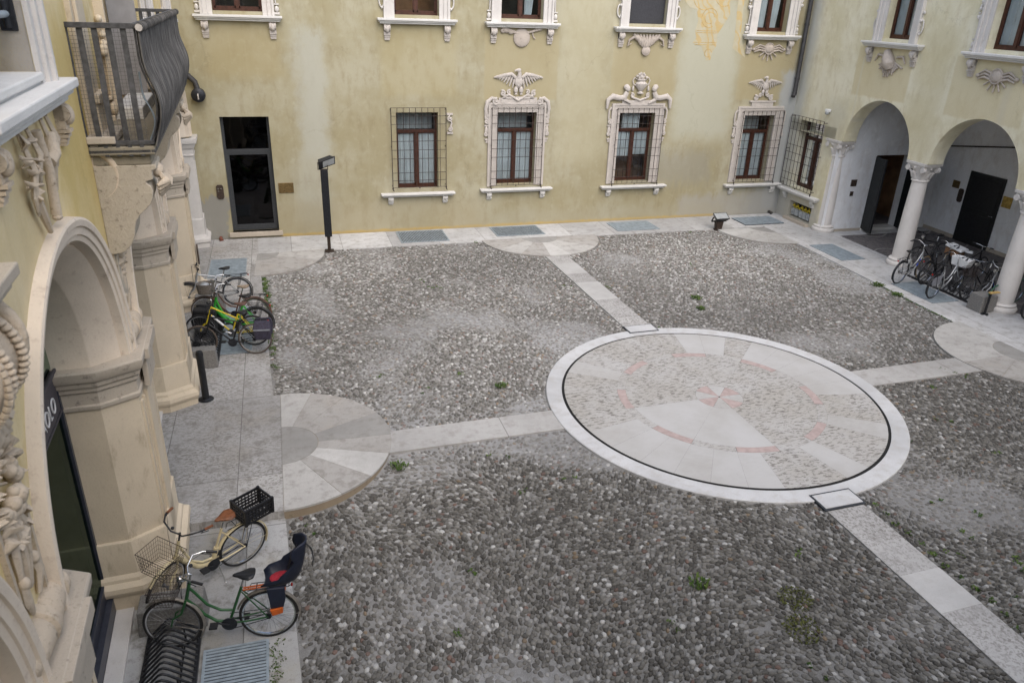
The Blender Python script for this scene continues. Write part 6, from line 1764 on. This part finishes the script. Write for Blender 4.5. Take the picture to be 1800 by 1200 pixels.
    if stand:
        mb = MB(); mb.tube([BB + Vector((-.06, .03, -.02)), (.36, .16, .01)], .007, 6); mb.ball((.36, .16, .012), .014, 8, 6); mb.build('kickstand', M['chrome'], e, smooth=50)
    return e

ZL = ZLOW + .006
bicycle('cream step-through bicycle with a tan saddle and a black crate on its carrier', (-.97, 8.57), (-1.86, 8.02), ZL, 'cargo', 'cream', saddle='leather_tan', grip='leather_tan', bars='black_paint', basket='wire_big', load='crate', steer=R(24), lean=R(-5), lamp=False, stand=True, guard='cream')
bicycle('dark green step-through bicycle carrying a navy child seat with red cushions', (-.63, 7.17), (-1.69, 7.27), ZL, 'step', 'green', guard='guard_dull', basket='wire', load='child', steer=R(-6), lean=R(3))
zl = .010
bicycle('silver bicycle with a black saddle, farthest along the left wall', (-1.32, 17.78), (-2.36, 17.62), zl, 'diamond', 'silver', guard='black_paint', bars='black_paint', lean=R(4), lamp=False)
bicycle('brown bicycle with a grey wicker basket and beige saddle by the left wall', (-.90, 16.38), (-1.92, 16.62), zl, 'step', 'brown_paint', tyre='rubber_brown', saddle='saddle_beige', guard='brown_paint', basket='wicker', load='rack', lean=R(4))
bicycle('bright green framed bicycle with black front bags by the left wall', (-.84, 15.80), (-1.88, 16.02), zl, 'cargo', 'green_bright', guard='black_paint', load='black_bag', fat=1.35, lean=R(3), lamp=False, dark_rim=True)
bicycle('yellow and white mountain bicycle wedged among the others by the left wall', (-.92, 15.36), (-1.95, 15.58), zl, 'mtb', 'yellow', accent='white_plastic', saddle='saddle_brown', lean=R(3), lamp=False)
bicycle('black bicycle with a dark purple pannier, nearest of the five by the left wall', (-.88, 14.92), (-1.93, 15.03), zl, 'diamond', 'black_gloss', tyre='rubber_brown', load='pannier', lean=R(2), lamp=False, bars='dark_metal')
zr = .016
bicycle('silver bicycle with a blue frame section leaning by the middle column', (16.02, 15.82), (17.04, 16.10), zr, 'step', 'silver', swap='rubber_tan', guard='dark_metal', bars='chrome', lean=R(3), load='rack', lamp=False, accent='blue', group='bicycles parked by the columns')
bicycle('silver framed bicycle with black rear mudguard, grey coat guard and white basket on the grating', (16.08, 14.66), (17.10, 14.95), zr, 'step', 'silver', guard='black_paint', load='flap', basket='white', lean=R(2), lamp=False, group='bicycles parked by the columns')
bicycle('black bicycle with a white bag on the brown box at its handlebar', (16.72, 15.62), (17.74, 15.86), zr, 'step', 'black_gloss', basket='box', guard='black_paint', lean=R(2), group='bicycles parked by the columns')
bicycle('dark bicycle with its handlebar turned out, behind the middle column', (18.55, 17.0), (17.52, 16.85), zr, 'diamond', 'black_gloss', bars='dark_metal', lean=R(3), group='bicycles parked by the columns')
bicycle('dark bicycle with a light saddle in the second rank under the loggia', (17.65, 15.45), (18.65, 15.7), zr, 'diamond', 'black_gloss', saddle='white_plastic', lean=R(3), lamp=False, bars='chrome', group='bicycles parked by the columns')
bicycle('black mountain bicycle in the rack just behind the square concrete block', (18.0, 14.62), (17.0, 14.42), zr, 'mtb', 'black_gloss', lean=R(3), bars='chrome', basket='wire', group='bicycles parked by the columns')
bicycle('blue and silver bicycle standing beside the nearer column', (18.05, 14.12), (17.02, 14.0), zr, 'step', 'silver', saddle='black_paint', bars='chrome', lean=R(-3), accent='blue', group='bicycles parked by the columns')
bicycle('dull green wheeled bicycle partly hidden by the nearer column', (17.08, 13.72), (18.10, 13.95), zr, 'diamond', 'green_dull', tyre='green_dull', lean=R(2), lamp=False, group='bicycles parked by the columns')
bicycle('dark bicycle at the picture edge beyond the nearer column', (17.42, 12.98), (18.44, 13.2), zr, 'step', 'black_gloss', guard='black_paint', lean=R(2), group='bicycles parked by the columns')
# the blue section on the frame by the middle column
